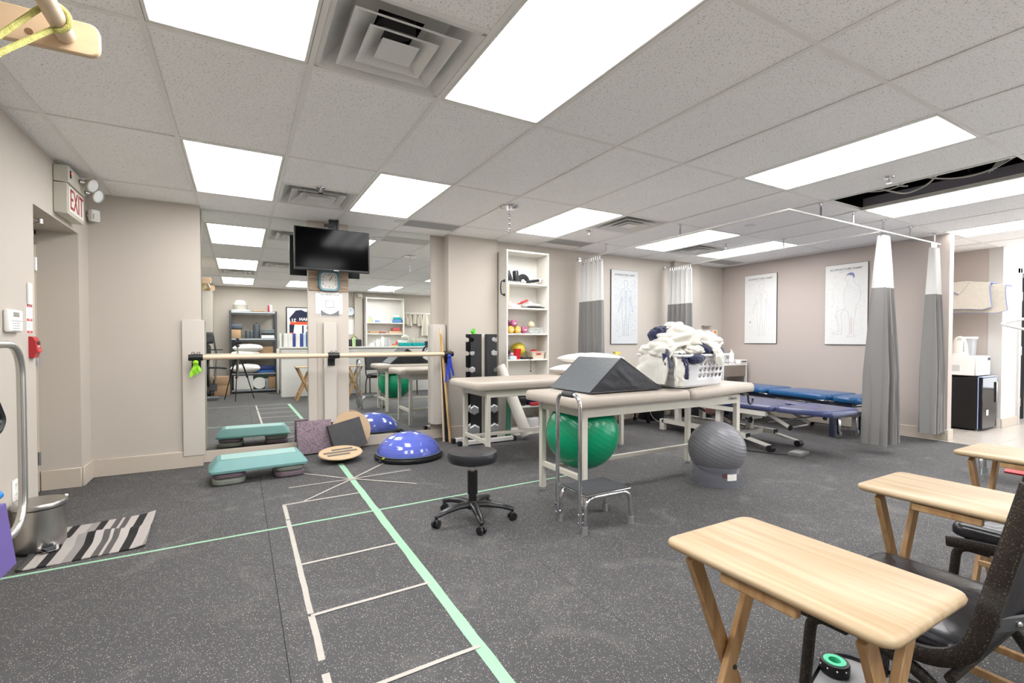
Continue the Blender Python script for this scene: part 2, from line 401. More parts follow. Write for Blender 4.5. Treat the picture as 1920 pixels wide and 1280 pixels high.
for s in (-1, 1):
    bb(b, s*hx, s*(hx-.016), -hy, hy, -.001, .012, .002); bb(b, -hx, hx, s*hy, s*(hy-.016), -.0012, .012, .002)
fr0 = obj('frame', b, WHITEM); fr0['x'] = 0
b = BM(); bb(b, -hx+.016, hx-.016, -hy+.016, hy-.016, .004, .007); df0 = obj('diffuser', b, PANEL)
b = BM()
for s in (-1, 1): bb(b, s*hx, s*(hx-.004), -hy, hy, .012, .11); bb(b, -hx, hx, s*hy, s*(hy-.004), .012, .11)
bb(b, -hx, hx, -hy, hy, .108, .112); hs0 = obj('housing', b, HOUS)
L0 = None
for (i, j), lab in LIGHTS.items():
    x0, x1, y0, y1 = cell(i, j); p = ((x0+x1)/2, (y0+y1)/2, CEIL)
    if L0 is None:
        L0 = thing('ceiling_light', lab, 'light', p, 0, 'recessed fluorescent ceiling panels')
        for o in (fr0, df0, hs0): o.parent = L0
    else: dup(L0, p, 0, lab)
# diffusers (air vents)
DIFM = mat('vent enamel', 'dddcd9', .35, var=.02)
V0 = None
def ring(b, a0, z0, a1, z1, th=.0015):
    for k in range(4):
        M = Matrix.Rotation(k*PI/2, 4, 'Z'); t = BM()
        vs = [t.verts.new(p) for p in ((-a0, -a0, z0), (a0, -a0, z0), (a1, -a1, z1), (-a1, -a1, z1))]; vt = [t.verts.new((v.co.x, v.co.y, v.co.z+th)) for v in vs]
        t.faces.new(vs); t.faces.new(vt[::-1])
        for q in range(4): t.faces.new((vs[q], vs[(q+1) % 4], vt[(q+1) % 4], vt[q]))
        merge(b, t, M)
for (i, j, h), lab in VENTS.items():
    x0, x1, y0, y1 = cell(i, j); yc = y0+TW/2 + (TW if h else 0); p = ((x0+x1)/2, yc, CEIL)
    if V0 is None:
        V0 = thing('air_vent', lab, 'vent', p, 0, 'square air diffusers')
        a = TW/2-.013; b = BM()
        for k in range(4): merge(b, (lambda t: (bb(t, -a, a, -a, -a+.02, 0, .003), t)[1])(BM()), Matrix.Rotation(k*PI/2, 4, 'Z'))
        ring(b, a-.02, .001, .19, .085); ring(b, .19, .085, .095, .088); obj('vent_frame', b, DIFM, V0)
        for nm, a0, z0, a1, z1 in (('louver', .212, -.010, .105, .055), ('louver', .142, -.014, .060, .045)):
            b = BM(); ring(b, a0, z0+.001, a0-.012, z0+.0015); ring(b, a0-.012, z0+.0015, a1, z1, .002); obj(nm, b, DIFM, V0)
        b = BM(); bx(b, (0, 0, -.010), (.155, .155, .004), .002); bx(b, (0, 0, -.004), (.12, .12, .01), .004); obj('center_plate', b, DIFM, V0)
        b = BM(); cyl(b, (0, 0, .0865), (0, 0, .20), .085, 20); obj('duct', b, mat('dark duct', '2b2a2a', .7), V0)
    else: dup(V0, p, 0, lab)
GRM = mat('grey grille', 'd0cfcd', .6)
for (i, j), lab in GRILL.items():
    x0, x1, y0, y1 = cell(i, j); t = thing('return_grille', lab, 'vent', ((x0+x1)/2, (y0+5.10)/2+.0, CEIL), 0, 'grey return air grilles')
    b = BM(); w2, h2 = TW/2-.014, (5.10-y0)/2-.004; bb(b, -w2, w2, -h2, h2, .008, .012); obj('backing', b, mat('grille backing', 'b0b0b0', .7), t)
    n = 12; b = BM()
    for k in range(n): bx(b, (0, -h2+(k+.5)*2*h2/n, .004), (2*w2, .018, .002), 0, (.12, 0, 0))
    for s in (-1, 1): bb(b, s*w2, s*(w2-.01), -h2, h2, 0, .009)
    obj('slats', b, GRM, t)['kind'] = 'stuff'
# cables in the opened bay
CAB = mat('white cable', 'bdbab6', .5)
x0, x1, y0, y1 = cell(8, -1)
cabs = [('looping white cables hanging low at the near end of the opened ceiling bay', [(x0+.03, y0+.95, .08), (x0+.10, y0+.8, .0), (x0+.25, y0+.72, -.03), (x0+.3, y0+.6, .02), (x0+.2, y0+.5, .06)]),
 ('long slack white cable sweeping along the opened ceiling bay', [(x0+.02, y1-.1, .10), (x0+.15, y1-.3, .02), (x0+.2, y1-.5, .03), (x0+.05, y1-.62, .10)]),
 ('thick white cable sagging toward the far end of the opened bay', [(x0+.05, y0+.62, .07), (x0+.2, y0+.45, .0), (x0+.3, y0+.25, .01), (x0+.35, y0+.05, .12), (x0+.38, y0-.1, .3)]),
 ('coil of white cable tucked at the rim of the opened ceiling bay', arc((x0+.16, y0+.68, .03), .07, .3, 2*PI-.2, 14, 'xy'))]
for lab, pts in cabs:
    P = [(a, b_, CEIL+c+(.01*k if 'coil' in lab else 0)) for k, (a, b_, c) in enumerate(pts)] if 'coil' not in lab else [(a, b_, CEIL+c+.003*k) for k, (a, b_, c) in enumerate(pts)]
    b = BM(); tube(b, fillet(P, .12, 5), .0065, 8); tag(obj('ceiling_cable', b, CAB), lab, 'cable', 'loose cables of the opened ceiling bay')
b = BM()
for k in range(7): tube(b, [(x0+.25+.02*k, y0+.02+.01*k, CEIL+.4), (x0+.32+.02*k, y0+.1+.02*k, CEIL+.12), (x0+.30+.04*k, y0+.12+.03*k, CEIL+.07)], .005, 6)
tag(obj('cable_bundle', b, CAB), 'bundle of white cables dropping inside the far end of the opened ceiling bay', 'cable')
b = BM(); cyl(b, (x0-.0, y0+.3, CEIL+.25), (x1+.4, y0+.55, CEIL+.25), .02, 8); tag(obj('conduit_pipe', b, HOUS), 'grey conduit crossing inside the opened ceiling bay', 'pipe')
# sprinklers, hooks, speakers
def sprinkler(x, y, lab, g='fire sprinklers'):
    t = thing('fire_sprinkler', lab, 'sprinkler', (x, y, CEIL), 0, g)
    b = BM(); lathe(b, [(.036, 0), (.034, -.006), (.02, -.010), (.0, -.010)], n=16); obj('escutcheon', b, CHROME, t)
    b = BM(); cyl(b, (0, 0, -.008), (0, 0, -.045), .007, 8); cyl(b, (0, 0, -.045), (0, 0, -.047), .02, 12); tube(b, [(-.012, 0, -.02), (-.014, 0, -.035), (0, 0, -.045), (.014, 0, -.035), (.012, 0, -.02)], .002, 5); obj('sprinkler_head', b, CHROME, t)
for x, y, l in ((.582, 4.16, 'chrome sprinkler beside the diffuser in front of the television'), (3.432, 4.28, 'chrome sprinkler above the rear treatment table'), (5.451, 4.023, 'chrome sprinkler near the far curtain bay light'), (4.296, 1.769, 'chrome sprinkler on a tile by the opened ceiling bay'), (3.3, -.9, 'sprinkler over the bottle counter, seen in the mirror')): sprinkler(x, y, l)
for x, y, l in ((1.46, 4.93, 'flush round white disc in the ceiling by the television light'), (4.795, 3.244, 'flush round white disc in the ceiling inside the curtain bay')):
    b = BM(); lathe(b, [(.06, 0), (.055, -.006), (0, -.007)], (x, y, CEIL), 24); tag(obj('ceiling_disc', b, DIFM), l, 'ceiling disc')
t = thing('chain_hook', 'chain hanging from a round plate on the ceiling', 'hook', (2.188, 3.9, CEIL))
b = BM(); lathe(b, [(.09, 0), (.085, -.008), (0, -.010)], n=24); obj('ceiling_plate', b, CHROME, t)
for k in range(9):
    b = BM(); P = [(math.cos(a)*.009, math.sin(a)*.016) for a in [2*PI*q/10 for q in range(10)]]
    rot = (k % 2); tube(b, [((0 if rot else p), (p if rot else 0), -.03-k*.024+q) for p, q in P], .0028, 6, True); obj('chain_link', b, CHROME, t)

# ---- walls
bm = BM(); bb(bm, XL-.4, XL, YF, 4.04, 0, Z1); bb(bm, XL-.4, XL, 4.04, 4.99, 2.004, Z1); bb(bm, XL-.4, XL, 4.99, 5.27, 0, Z1); bb(bm, XL-.4, XL-.30, 4.04, 4.99, 0, 2.004)
wl = struct('wall_left', bm, WALL, flat=True)
bm = BM(); bb(bm, XL-.4, -.31, 5.27, 5.6, 0, Z1); bb(bm, -.31, 2.13, 5.41, 5.6, 0, Z1); bb(bm, 2.13, 2.77, 5.25, 5.6, 0, Z1); bb(bm, 2.77, 5.90, 5.33, 5.6, 0, Z1); bb(bm, 5.90, 6.50, 5.26, 5.6, 0, Z1); bb(bm, 6.50, XR, 5.33, 5.6, 0, Z1)
bb(bm, 2.76, 2.772, 5.245, 5.26, .0, 2.25)
wb = struct('wall_back', bm, WALL, flat=True)
bm = BM(); bb(bm, XR, XR+.11, 2.33, 5.6, 0, Z1); struct('wall_right', bm, WALLP, flat=True)
bm = BM(); bb(bm, XR+.11, 8.9, 2.86, 3.0, 0, Z1); bb(bm, 8.77, 8.9, 2.34, 2.86, 0, Z1); struct('wall_nook', bm, WALLP, flat=True)
bm = BM(); bb(bm, 8.765, 9.40, 2.31, 2.45, 0, Z1); bb(bm, 9.40, 10.2, 2.31, 2.45, 2.09, Z1); bb(bm, 10.2, XE+.1, 2.31, 2.45, 0, Z1); struct('wall_far', bm, WHITEP, flat=True)
bm = BM(); bb(bm, XE, XE+.1, YF-.1, 2.31, 0, .35); bb(bm, XE, XE+.1, YF-.1, 2.31, 2.25, Z1); bb(bm, XE, XE+.1, YF-.1, -1.6, 0, Z1); bb(bm, XE, XE+.1, 2.1, 2.31, 0, Z1); struct('wall_end', bm, WALL, flat=True)
def window(name, x0, x1, y0, y1, n):  # builds the added, out-of-view daylight windows
    b = BM(); ax = abs(x1-x0) > abs(y1-y0); o = None
    for k in range(n+1):
        f = k/n; x, y = x0+(x1-x0)*f, y0+(y1-y0)*f; bx(b, (x, y, 1.3), (.05, .05, 1.9), .003)
    for z in (.37, 2.23): bx(b, ((x0+x1)/2, (y0+y1)/2, z), (abs(x1-x0)+.05, abs(y1-y0)+.05, .05), .003)
    w_ = struct(name, b, mat('added window frame grey', 'a9a9a8', .4, .3))
    for k in range(n):
        f0, f1 = (k+.02)/n, (k+.98)/n; b = BM(); bb(b, x0+(x1-x0)*f0-.002*(not ax), x0+(x1-x0)*f1+.002*(not ax), y0+(y1-y0)*f0-.002*ax, y0+(y1-y0)*f1+.002*ax, .39, 2.21); obj('pane', b, mat('added window pane', 'eef4f4', .02, alpha=.08), w_)
window('added_window_1', 5.6, 10.2, YF-.06, YF-.06, 4); window('added_window_2', XE+.05, XE+.05, -1.6, 2.1, 3)  # assumed windows out of view, added so daylight lifts the ceiling
bm = BM(); bb(bm, -.5, 5.6, YF-.12, YF, 0, Z1); bb(bm, 5.6, 10.2, YF-.12, YF, 0, .35); bb(bm, 5.6, 10.2, YF-.12, YF, 2.25, Z1); bb(bm, 10.2, XE, YF-.12, YF, 0, Z1); bb(bm, XL, -.5, YF-.12, -1.32, 0, Z1); bb(bm, 2.55, 2.74, YF, YF+.08, 0, Z1); struct('wall_front', bm, WALL, flat=True)
# baseboards
def base(name, segs, h=.155):
    b = BM()
    for x0, x1, y0, y1, hh in segs: bb(b, x0, x1, y0, y1, 0, hh, .004)
    struct(name, b, BASEM)
base('baseboard_left', [(XL, XL+.016, YF, 4.04, .155), (XL, XL+.016, 4.99, 5.27, .155), (XL-.24, XL+.0, 4.974, 4.99, .155)])
base('baseboard_back', [(XL, -.30, 5.25, 5.27, .15), (-.31, 2.13, 5.385, 5.41, .112), (2.115, 2.785, 5.234, 5.25, .15), (2.13, 2.146, 5.25, 5.4, .15), (2.77, 5.9, 5.314, 5.33, .15), (5.884, 6.516, 5.244, 5.26, .15), (6.5, XR, 5.314, 5.33, .15)])
base('baseboard_right', [(XR-.016, XR, 2.33, 5.33, .125), (XR-.016, XR+.126, 2.314, 2.33, .125)])
base('baseboard_nook', [(8.754, 8.77, 2.34, 2.86, .125), (XR+.11, 8.77, 2.844, 2.86, .125), (8.765, 9.35, 2.294, 2.31, .125)])
base('baseboard_front', [(-.5, .7, YF, YF+.016, .12)])
# exit door in the left recess
dm = mat('beige door paint', 'bdb2a2', .45, var=.015)
bm = BM(); bb(bm, XL-.30, XL-.26, 4.07, 4.955, 0.008, 1.97, .003); d1 = struct('door_1', bm, dm)
bm = BM(); bb(bm, XL-.30, XL-.245, 4.95, 4.99, 0, 2.0, .002); bb(bm, XL-.30, XL-.245, 4.04, 4.075, 0, 2.0, .002); bb(bm, XL-.30, XL-.245, 4.04, 4.99, 1.965, 2.004, .002); obj('door_frame', bm, dm, d1)
for z in (.26, 1.02, 1.74):
    bm = BM(); cyl(bm, (XL-.235, 4.945, z-.05), (XL-.235, 4.945, z+.05), .009, 10); bb(bm, XL-.262, XL-.24, 4.91, 4.955, z-.05, z+.05); obj('hinge', bm, CHROME, d1)
bm = BM(); bb(bm, XL-.26, XL-.20, 4.50, 4.84, 1.87, 1.93, .008); obj('door_closer', bm, STEEL, d1)
bm = BM(); tube(bm, [(XL-.22, 4.6, 1.935), (XL-.05, 4.35, 1.955), (XL-.16, 4.12, 1.975)], .008, 6); cyl(bm, (XL-.05, 4.35, 1.94), (XL-.05, 4.35, 1.97), .016, 10); obj('closer_arm', bm, STEEL, d1)
# far doorway
bm = BM(); bb(bm, 9.40, 10.2, 2.44, 2.46, 0, 2.09); struct('dark_doorway', bm, mat('painted doorway dark', '0e0e10', .8))  # black sheet paints in the darkness of the unbuilt room beyond
d2 = bpy.data.objects['dark_doorway']
bm = BM(); bb(bm, 9.33, 9.40, 2.285, 2.33, 0, 2.16, .004); bb(bm, 9.33, 10.27, 2.285, 2.33, 2.09, 2.16, .004); bb(bm, 10.2, 10.27, 2.285, 2.33, 0, 2.16, .004); obj('door_frame', bm, mat('grey door frame', 'c5c3c2', .5), d2)
bm = BM(); bb(bm, 9.405, 9.55, 2.33, 2.37, 0.01, 2.08); obj('door_leaf', bm, mat('taupe door', '8a7d76', .5), d2)
for z in (.3, 1.02, 1.78):
    bm = BM(); bb(bm, 9.50, 9.53, 2.318, 2.332, z-.06, z+.06); cyl(bm, (9.515, 2.316, z-.06), (9.515, 2.316, z+.06), .01, 8); obj('hinge', bm, CHROME, d2)
# light switch, thermostat etc. on walls are things
def plate(name, lab, cat, loc, size, m=WHITE, bev=.004): 
    b = BM(); bx(b, (0, 0, 0), size, bev, None, 2); o = obj(name, b, m, loc=loc); return tag(o, lab, cat)
# ================================================================== LEFT WALL THINGS
XW = XL
# exit sign with emergency heads (on wall over the door)
t = thing('exit_sign', 'white exit sign with red letters and two round lamp heads over the recessed door', 'exit sign', (XW+.001, 4.62, 2.04))
b = BM(); bb(b, 0, .075, -.21, .19, .0, .21, .004); obj('housing', b, CREAM, t)
b = BM(); bb(b, 0, .085, -.21, .19, .215, .33, .006); obj('battery_box', b, CREAM, t)
b = BM(); bb(b, .0755, .079, -.19, .17, .018, .195, .002); obj('face_plate', b, mat('ivory face', 'e9e6dc', .4), t)
text('lettering', 'EXIT', .205, mat('exit red', 'a01420', .5), t, (.0795, -.01, .104), (PI/2, 0, PI/2), .001, sx=.76, bold=.0)
for k, (y, z) in enumerate(((.02, .285), (.17, .245))):
    b = BM(); cyl(b, (.085, y, z), (.13, y+.04, z), .014, 10); obj('lamp_arm', b, STEEL, t)
    M = Matrix.Translation((.15, y+.05, z-.005)) @ rotm((0, PI/2+.35, -.5)); b = BM(); lathe(b, [(0, -.05), (.03, -.045), (.048, 0), (.05, .012), (.044, .014)], n=18, M=M); h = obj('lamp_head', b, CREAM, t)
    b = BM(); lathe(b, [(.044, .010), (.03, .016), (0, .018)], n=18, M=M); obj('lens', b, mat('clear lens', 'f0f2f4', .08), h)
b = BM(); bb(b, .085, .088, -.19, -.165, .25, .30); obj('test_switch', b, BLACK, t)
b = BM(); sphere(b, (.086, -.15, .29), .005, 8); obj('indicator_led', b, emis('red led', 'ff3030', 3), t)
# motion sensor in the corner
t = thing('motion_sensor', 'small white motion sensor high in the corner beside the exit sign', 'sensor', (XW+.055, 5.215, 2.20))
b = BM(); bx(b, (0, 0, 0), (.05, .07, .10), .014, (0, 0, -.75), 3); obj('housing', b, WHITE, t)
b = BM(); bx(b, (.022, -.022, -.012), (.006, .05, .045), .002, (0, 0, -.75)); obj('sensor_lens', b, mat('sensor lens', 'dcd9d2', .3), t)
b = BM(); bx(b, (-.03, .02, 0), (.04, .03, .02), .004); obj('bracket', b, WHITE, t)
# keypad
t = thing('alarm_keypad', 'white alarm keypad with grey display on the left wall', 'keypad', (XW, 3.665, 1.268))
b = BM(); bx(b, (.014, 0, 0), (.028, .19, .125), .012, None, 3); obj('housing', b, WHITE, t)
b = BM(); bx(b, (.0285, -.005, .035), (.003, .075, .026), .001); obj('display', b, mat('lcd grey', '8f8d86', .3), t)
b = BM(); bx(b, (.029, -.0, -.0), (.001, .14, .002)); obj('seam_line', b, GREY, t)
for r in range(4):
    for c in range(4):
        b = BM(); bx(b, (.029, -.045+c*.024, -.013-r*.0135), (.004, .013, .007), .002); obj('key', b, mat('key grey', 'c9cac8', .5), t)
plate('light_switch', 'white blank rectangular plate above the red safety stickers', 'wall plate', (XW+.006, 3.94, 1.44), (.012, .06, .13))
# stickers
t = thing('safety_notice', 'tall white notice strip with three red header bars beside the door', 'notice', (XW+.001, 3.945, 1.29))
b = BM(); bx(b, (0, 0, 0), (.0015, .095, .175)); obj('paper', b, PAPER, t)
for z in (.078, -.006, -.078): 
    b = BM(); bx(b, (.0012, 0, z), (.001, .082, .014)); o = obj('red_bar', b, REDINK, t)
for z, s in ((.078, 'CAUTION'), (-.006, 'CAUTION'), (-.078, 'NOTICE')): text('lettering', s, .011, PAPER, t, (.002, 0, z), (PI/2, 0, PI/2), .0002)
for z in (.06, .05, .04, .03, .02, -.025, -.035, -.045, -.055):
    b = BM(); bx(b, (.0012, 0, z), (.0008, .06, .0025)); obj('print_line', b, INKG, t)
# fire alarm pull
t = thing('fire_alarm_pull', 'red fire alarm pull station beside the recessed door', 'fire alarm', (XW, 3.965, 1.12))
b = BM(); prism(b, [(0, -.065), (.022, -.065), (.036, -.02), (.032, .035), (.018, .062), (0, .065)], -.038, .038, 'xz'); obj('housing', b, RED, t)
b = BM(); bx(b, (.033, 0, .025), (.008, .045, .022), .003); obj('recess', b, mat('dark red', '4a0d12', .5), t)
b = BM(); bx(b, (.037, 0, -.022), (.014, .06, .02), .004); obj('pull_handle', b, mat('light red', 'c94a4c', .35), t)
text('lettering', 'PULL', .018, PAPER, t, (.0365, 0, .003), (PI/2, 0, PI/2), .0003)
# outlet
t = thing('wall_outlet', 'white double wall outlet low on the left wall above the bin', 'outlet', (XW+.003, 3.68, .325))
b = BM(); bx(b, (0, 0, 0), (.006, .075, .118), .003, None, 2); obj('cover_plate', b, WHITE, t)
for z in (.026, -.026):
    b = BM(); bx(b, (.0035, 0, z), (.003, .034, .036), .006); s = obj('socket', b, mat('ivory socket', 'e6e4df', .4), t)
    for y in (-.007, .007): 
        b = BM(); bx(b, (.0052, y, z+.003), (.001, .002, .008)); obj('slot', b, BLACK, s)
# trash bin
def SC(b):
    bmesh.ops.scale(b, vec=(.86, .86, .93), verts=b.verts)
t = thing('trash_bin', 'brushed steel pedal bin against the left wall', 'bin', (-.975, 3.60, 0), .55)
b = BM(); lathe(b, [(.118, .012), (.125, .02), (.127, .1), (.128, .255), (.122, .258), (.0, .258)], n=36); lathe(b, [(0, .012), (.118, .012)], n=36); SC(b); obj('body', b, STEEL, t)
b = BM(); lathe(b, [(.134, .262), (.136, .276), (.128, .290), (.10, .297), (0, .300)], n=36); lathe(b, [(0, .262), (.134, .262)], n=36); SC(b); obj('lid', b, STEEL, t)
b = BM(); lathe(b, [(0, 0), (.124, 0), (.126, .014), (0, .014)], n=36); SC(b); obj('base_ring', b, BLACK, t)
b = BM(); sheet(b, lambda u, v: ((v-.5)*.105*(1-.3*u), -.118-.052*u, .035-.012*u-.006*math.cos((v-.5)*PI)), 5, 8, .006); SC(b); p_ = obj('pedal', b, CHROME, t)
b = BM(); sheet(b, lambda u, v: ((v-.5)*.07*(1-.3*u), -.128-.032*u, .040-.010*u-.006*math.cos((v-.5)*PI)), 4, 6, .003); SC(b); obj('pedal_pad', b, DGREY, p_)
b = BM(); cyl(b, (.135, .03, .285), (.15, .03, .28), .008, 8); SC(b); obj('hinge_knob', b, WHITE, t)
# striped rug
def rugmat():
    m = mat('striped cotton rug', 'b9b3ae', .95, var=.02, bump=.5, bs=170, stretch=(1, 3, 1)); nt = m.node_tree; N = nt.nodes; L = nt.links
    tc = N['Texture Coordinate']; sx = N.new('ShaderNodeSeparateXYZ'); L.new(tc.outputs['Generated'], sx.inputs[0])
    seq = [(0, '3a3836'), (.04, '4a4846'), (.075, 'b5aeaa'), (.17, '232222'), (.24, 'b5aeaa'), (.34, '989290'), (.42, '232222'), (.49, 'bdb6b2'), (.56, '5c5957'), (.62, 'bdb6b2'), (.645, '5c5957'), (.70, 'bdb6b2'), (.78, '262524'), (.86, 'bdb6b2'), (.97, '8d8886')]
    r = ramp(N, L, sx.outputs[0], [(p, srgb(c)) for p, c in seq]); r.color_ramp.interpolation = 'CONSTANT'
    wv = N.new('ShaderNodeTexWave'); wv.inputs['Scale'].default_value = 70; wv.bands_direction = 'Y'; L.new(tc.outputs['Object'], wv.inputs[0])
    mm = mulmix(N, L, wv.outputs['Fac'], r.outputs[0], srgb('8f8a86')); mm.blend_type = 'MULTIPLY'; mm.inputs[7].default_value = (.75, .75, .75, 1)
    L.new(mm.outputs[2], N['Principled BSDF'].inputs['Base Color']); return m
b = BM()
def rg(u, v):
    A = Vector((-.985, 3.28)); B = Vector((-.47, 3.34)); Cc = Vector((-.50, 3.97)); D = Vector((-1.0, 3.90))
    p = A*(1-u)*(1-v)+B*u*(1-v)+Cc*u*v+D*(1-u)*v
    z = .005+.060*math.exp(-((v-.50)/.09)**2)*min(1, u*1.6)*(.6+.4*math.sin(u*5)) + .004*nz(u*4, v*4) + (.012*math.exp(-((u-1)/.08)**2))+.012*math.exp(-(u/.03)**2)
    return (p.x, p.y, max(z, .003))
sheet(b, rg, 46, 40, .005); tag(obj('striped_rug', b, rugmat()), 'rumpled black white and grey striped rug beside the steel bin', 'rug')
# tubular frame cart at the far left
ALU = mat('aluminium tube', 'c9c7c2', .25, .9, var=.03)
t = thing('tubular_cart', 'curved aluminium tube cart cropped by the left picture edge', 'cart', (-.80, 2.2, 0))
for x in (0.05, -.16):
    P = fillet([(x, -.35, 1.145), (x, .395, 1.145), (x, .395, .43), (x, -.35, .43)], .13, 7); b = BM(); tube(b, P, .0145, 12); obj('side_loop', b, ALU, t)
b = BM()
for y, z in ((-.3, 1.145), (-.3, .43), (-.1, .43)): cyl(b, (.05, y, z), (-.16, y, z), .012, 10)
obj('crossbar', b, ALU, t)
for x in (.05, -.16):
    for y in (-.3, -.1):
        b = BM(); cyl(b, (x, y, .43), (x, y-.05, .05), .012, 10); bb(b, x-.012, x+.012, y-.075, y-.025, .0, .05, .01); obj('leg', b, ALU, t)
b = BM()
sheet(b, lambda u, v: (.085, -.02-.32*u+.08*v, .60-.24*v), 8, 8, .02); bb(b, -.1, .085, -.32, -.02, .40, .44)
tag(obj('purple_bag', b, mat('purple fabric', '6a5a9c', .8, var=.05), loc=(-.80, 2.305, 0)), 'purple fabric pouch hanging on the aluminium tube cart', 'bag')
t = thing('water_bottle', 'black bottle with bright blue cap standing in the purple pouch', 'bottle', (-.77, 2.24, .41))
b = BM(); lathe(b, [(0, 0), (.03, 0), (.032, .15), (.022, .19), (0, .19)], n=16); obj('bottle_body', b, BLACK, t)
b = BM(); cyl(b, (0, 0, .18), (.03, .10, .21), .016, 12); obj('cap', b, mat('bright blue', '2f7fd0', .3), t)
b = BM(); tube(b, fillet([(.03, -.3, .18), (0, -.05, .10), (.01, .02, .03), (.02, .07, -.07), (.02, .03, -.10), (.01, -.2, -.09)], .05, 4), .018, 8)
tag(obj('exercise_grip', b, BLACK, loc=(-.745, 2.25, .95)), 'black moulded handle clipped on the aluminium tube cart', 'grip')
# wooden wall-bar arm with rope
t = thing('wall_bar', 'birch wall bar arm with thick round dowel near the ceiling', 'wall bar', (0, 1.96, 2.10))
b = BM(); pl = [(-1.10, -.062), (-1.10, .055), (-.62, .045)]+[(-.40+(.028)*math.cos(a), .015+.028*math.sin(a)) for a in [PI/2-k*PI/8 for k in range(5)]]+[(-.40+.028*math.cos(a), -.028+.028*math.sin(a)) for a in [-k*PI/8 for k in range(5)]]
prism(b, pl, 0, .022, 'xz'); bmesh.ops.bevel(b, geom=[e for e in b.edges], offset=.003, segments=1, affect='EDGES'); obj('board', b, BIRCH, t)
b = BM(); prism(b, pl, -1.222, -1.20, 'xz'); obj('board', b, BIRCH, t)
b = BM(); cyl(b, (-.452, .012, -.012), (-.452, -1.215, -.012), .024, 18); obj('dowel', b, BIRCHP, t)
b = BM(); cyl(b, (-.535, -.001, -.025), (-.535, .003, -.025), .010, 12); obj('screw_hole', b, mat('brown hole', '7a5a3c', .8), t)
RP = mat('yellow rope', 'd5cf7c', .9, var=.25, vs=60, bump=1, bs=300)
b = BM(); cx, cy, cz = -.452, 1.88, 2.088
L1 = arc((cx, cy, cz), .031, -PI*.62, PI*.62, 16, 'xz'); L1 = [(x, y-.002*k+.0, z) for k, (x, y, z) in enumerate(L1)]
P = [(-.72, 1.45, 1.42), (-.533, 1.75, 1.905)]+L1+[(-.533, 1.75, 1.95), (-.73, 1.42, 1.44)]
tube(b, P, .0075, 8); cyl(b, (-.78, 1.43, 1.42), (-.66, 1.45, 1.42), .016, 10); tag(obj('yellow_rope', b, RP), 'yellow twisted rope looped over the birch dowel', 'rope')

# ================================================================== MIRROR WALL
MIR = bpy.data.materials.new('mirror glass'); MIR.use_nodes = True; _b = MIR.node_tree.nodes['Principled BSDF']
_b.inputs['Base Color'].default_value = (.86, .885, .865, 1); _b.inputs['Metallic'].default_value = 1; _b.inputs['Roughness'].default_value = 0.0
EDGE = mat('mirror edge', '6d7470', .3, .5)
for x0, x1, l in ((-.305, .617, 'tall wall mirror left of the television pillar'), (1.022, 1.955, 'tall wall mirror right of the television pillar')):
    t = thing('wall_mirror', l, 'mirror', ((x0+x1)/2, MY, .113)); h = (x1-x0)/2
    b = BM(); vs = [b.verts.new(p) for p in ((-h, 0, 0), (h, 0, 0), (h, 0, 2.285), (-h, 0, 2.285))]; b.faces.new(vs); obj('glass', b, MIR, t, fixn=False)
    b = BM(); bb(b, -h, h, .001, .018, 0, 2.285); obj('backing', b, EDGE, t)
b = BM(); bx(b, (0, 0, 0), (.03, .006, .05), .002); tag(obj('mirror_clip', b, CHROME, loc=(1.94, MY-.004, .135)), 'chrome clip at the bottom right corner of the right mirror', 'clip')
# pillar between mirrors
bm = BM(); bb(bm, .617, 1.022, 5.36, 5.41, .113, 2.40); bb(bm, .617, .70, 5.345, 5.36, .113, 1.36, .003); struct('trim_pillar', bm, WALL, flat=True)
for i, (x0, x1, z0, y0, l) in enumerate(((-.455, -.283, .105, 5.245, 'wide painted board behind the left end of the barre'), (.765, .89, .30, 5.315, 'painted board behind the middle of the barre'), (1.955, 2.115, .18, 5.30, 'painted board behind the right end of the barre'))):
    b = BM(); bb(b, x0, x1, y0, 5.269 if i == 0 else (5.359 if i == 1 else 5.409), z0, 1.35, .003); tag(obj('barre_board', b, PLANKM), l, 'board')
t = thing('ballet_barre', 'round wooden barre rail running across both mirrors', 'barre', (0, 5.16, 1.008))
b = BM(); cyl(b, (-.30, 0, 0), (2.08, 0, 0), .0225, 18); obj('rail', b, BIRCHP, t)
for x, yb in ((-.345, .085), (.835, .155), (2.09, .14)):
    b = BM(); cyl(b, (x-.055, 0, 0), (x+.055, 0, 0), .029, 16); bx(b, (x, yb/2, -.02), (.045, yb, .03), .004); bx(b, (x, yb-.006, -.04), (.07, .01, .14), .003)
    br = obj('bracket', b, BLACK, t)
    b = BM()
    for s in (-1, 1): cyl(b, (x+s*.02, yb-.012, -.095), (x+s*.02, yb-.010, -.095), .008, 8)
    for s in (-1, 1): tube(b, [(x+s*.02+.012*math.cos(a), 0, .038+.010*math.sin(a)) for a in [2*PI*k/8 for k in range(8)]], .003, 5, True)
    obj('bracket_bolt', b, DGREY, br)
def band(nm, lab, x, y, z, m, n, L, spread):
    b = BM()
    for k in range(n):
        dx = (k-(n-1)/2)*spread; 
        sheet(b, lambda u, v, dx=dx, k=k: (x+dx*v*1.4+(u-.5)*.032*(1-.3*v)+.004*math.sin(v*7+k), y+.006*math.sin(v*5+k*2), z-L*(1-.12*k)*v), 3, 10, .0015)
    sphere(b, (x, y, z), .02, 10, (1.2, 1, 1)); tag(obj(nm, b, m), lab, 'band')
band('exercise_band', 'neon green exercise band tied on the left barre bracket', -.345, 5.125, .965, mat('neon green band', '8fd02a', .5), 4, .13, .018)
band('exercise_band', 'royal blue exercise bands hanging from the right barre bracket', 2.085, 5.12, .985, mat('royal blue band', '2f45b8', .5), 3, .30, .035)
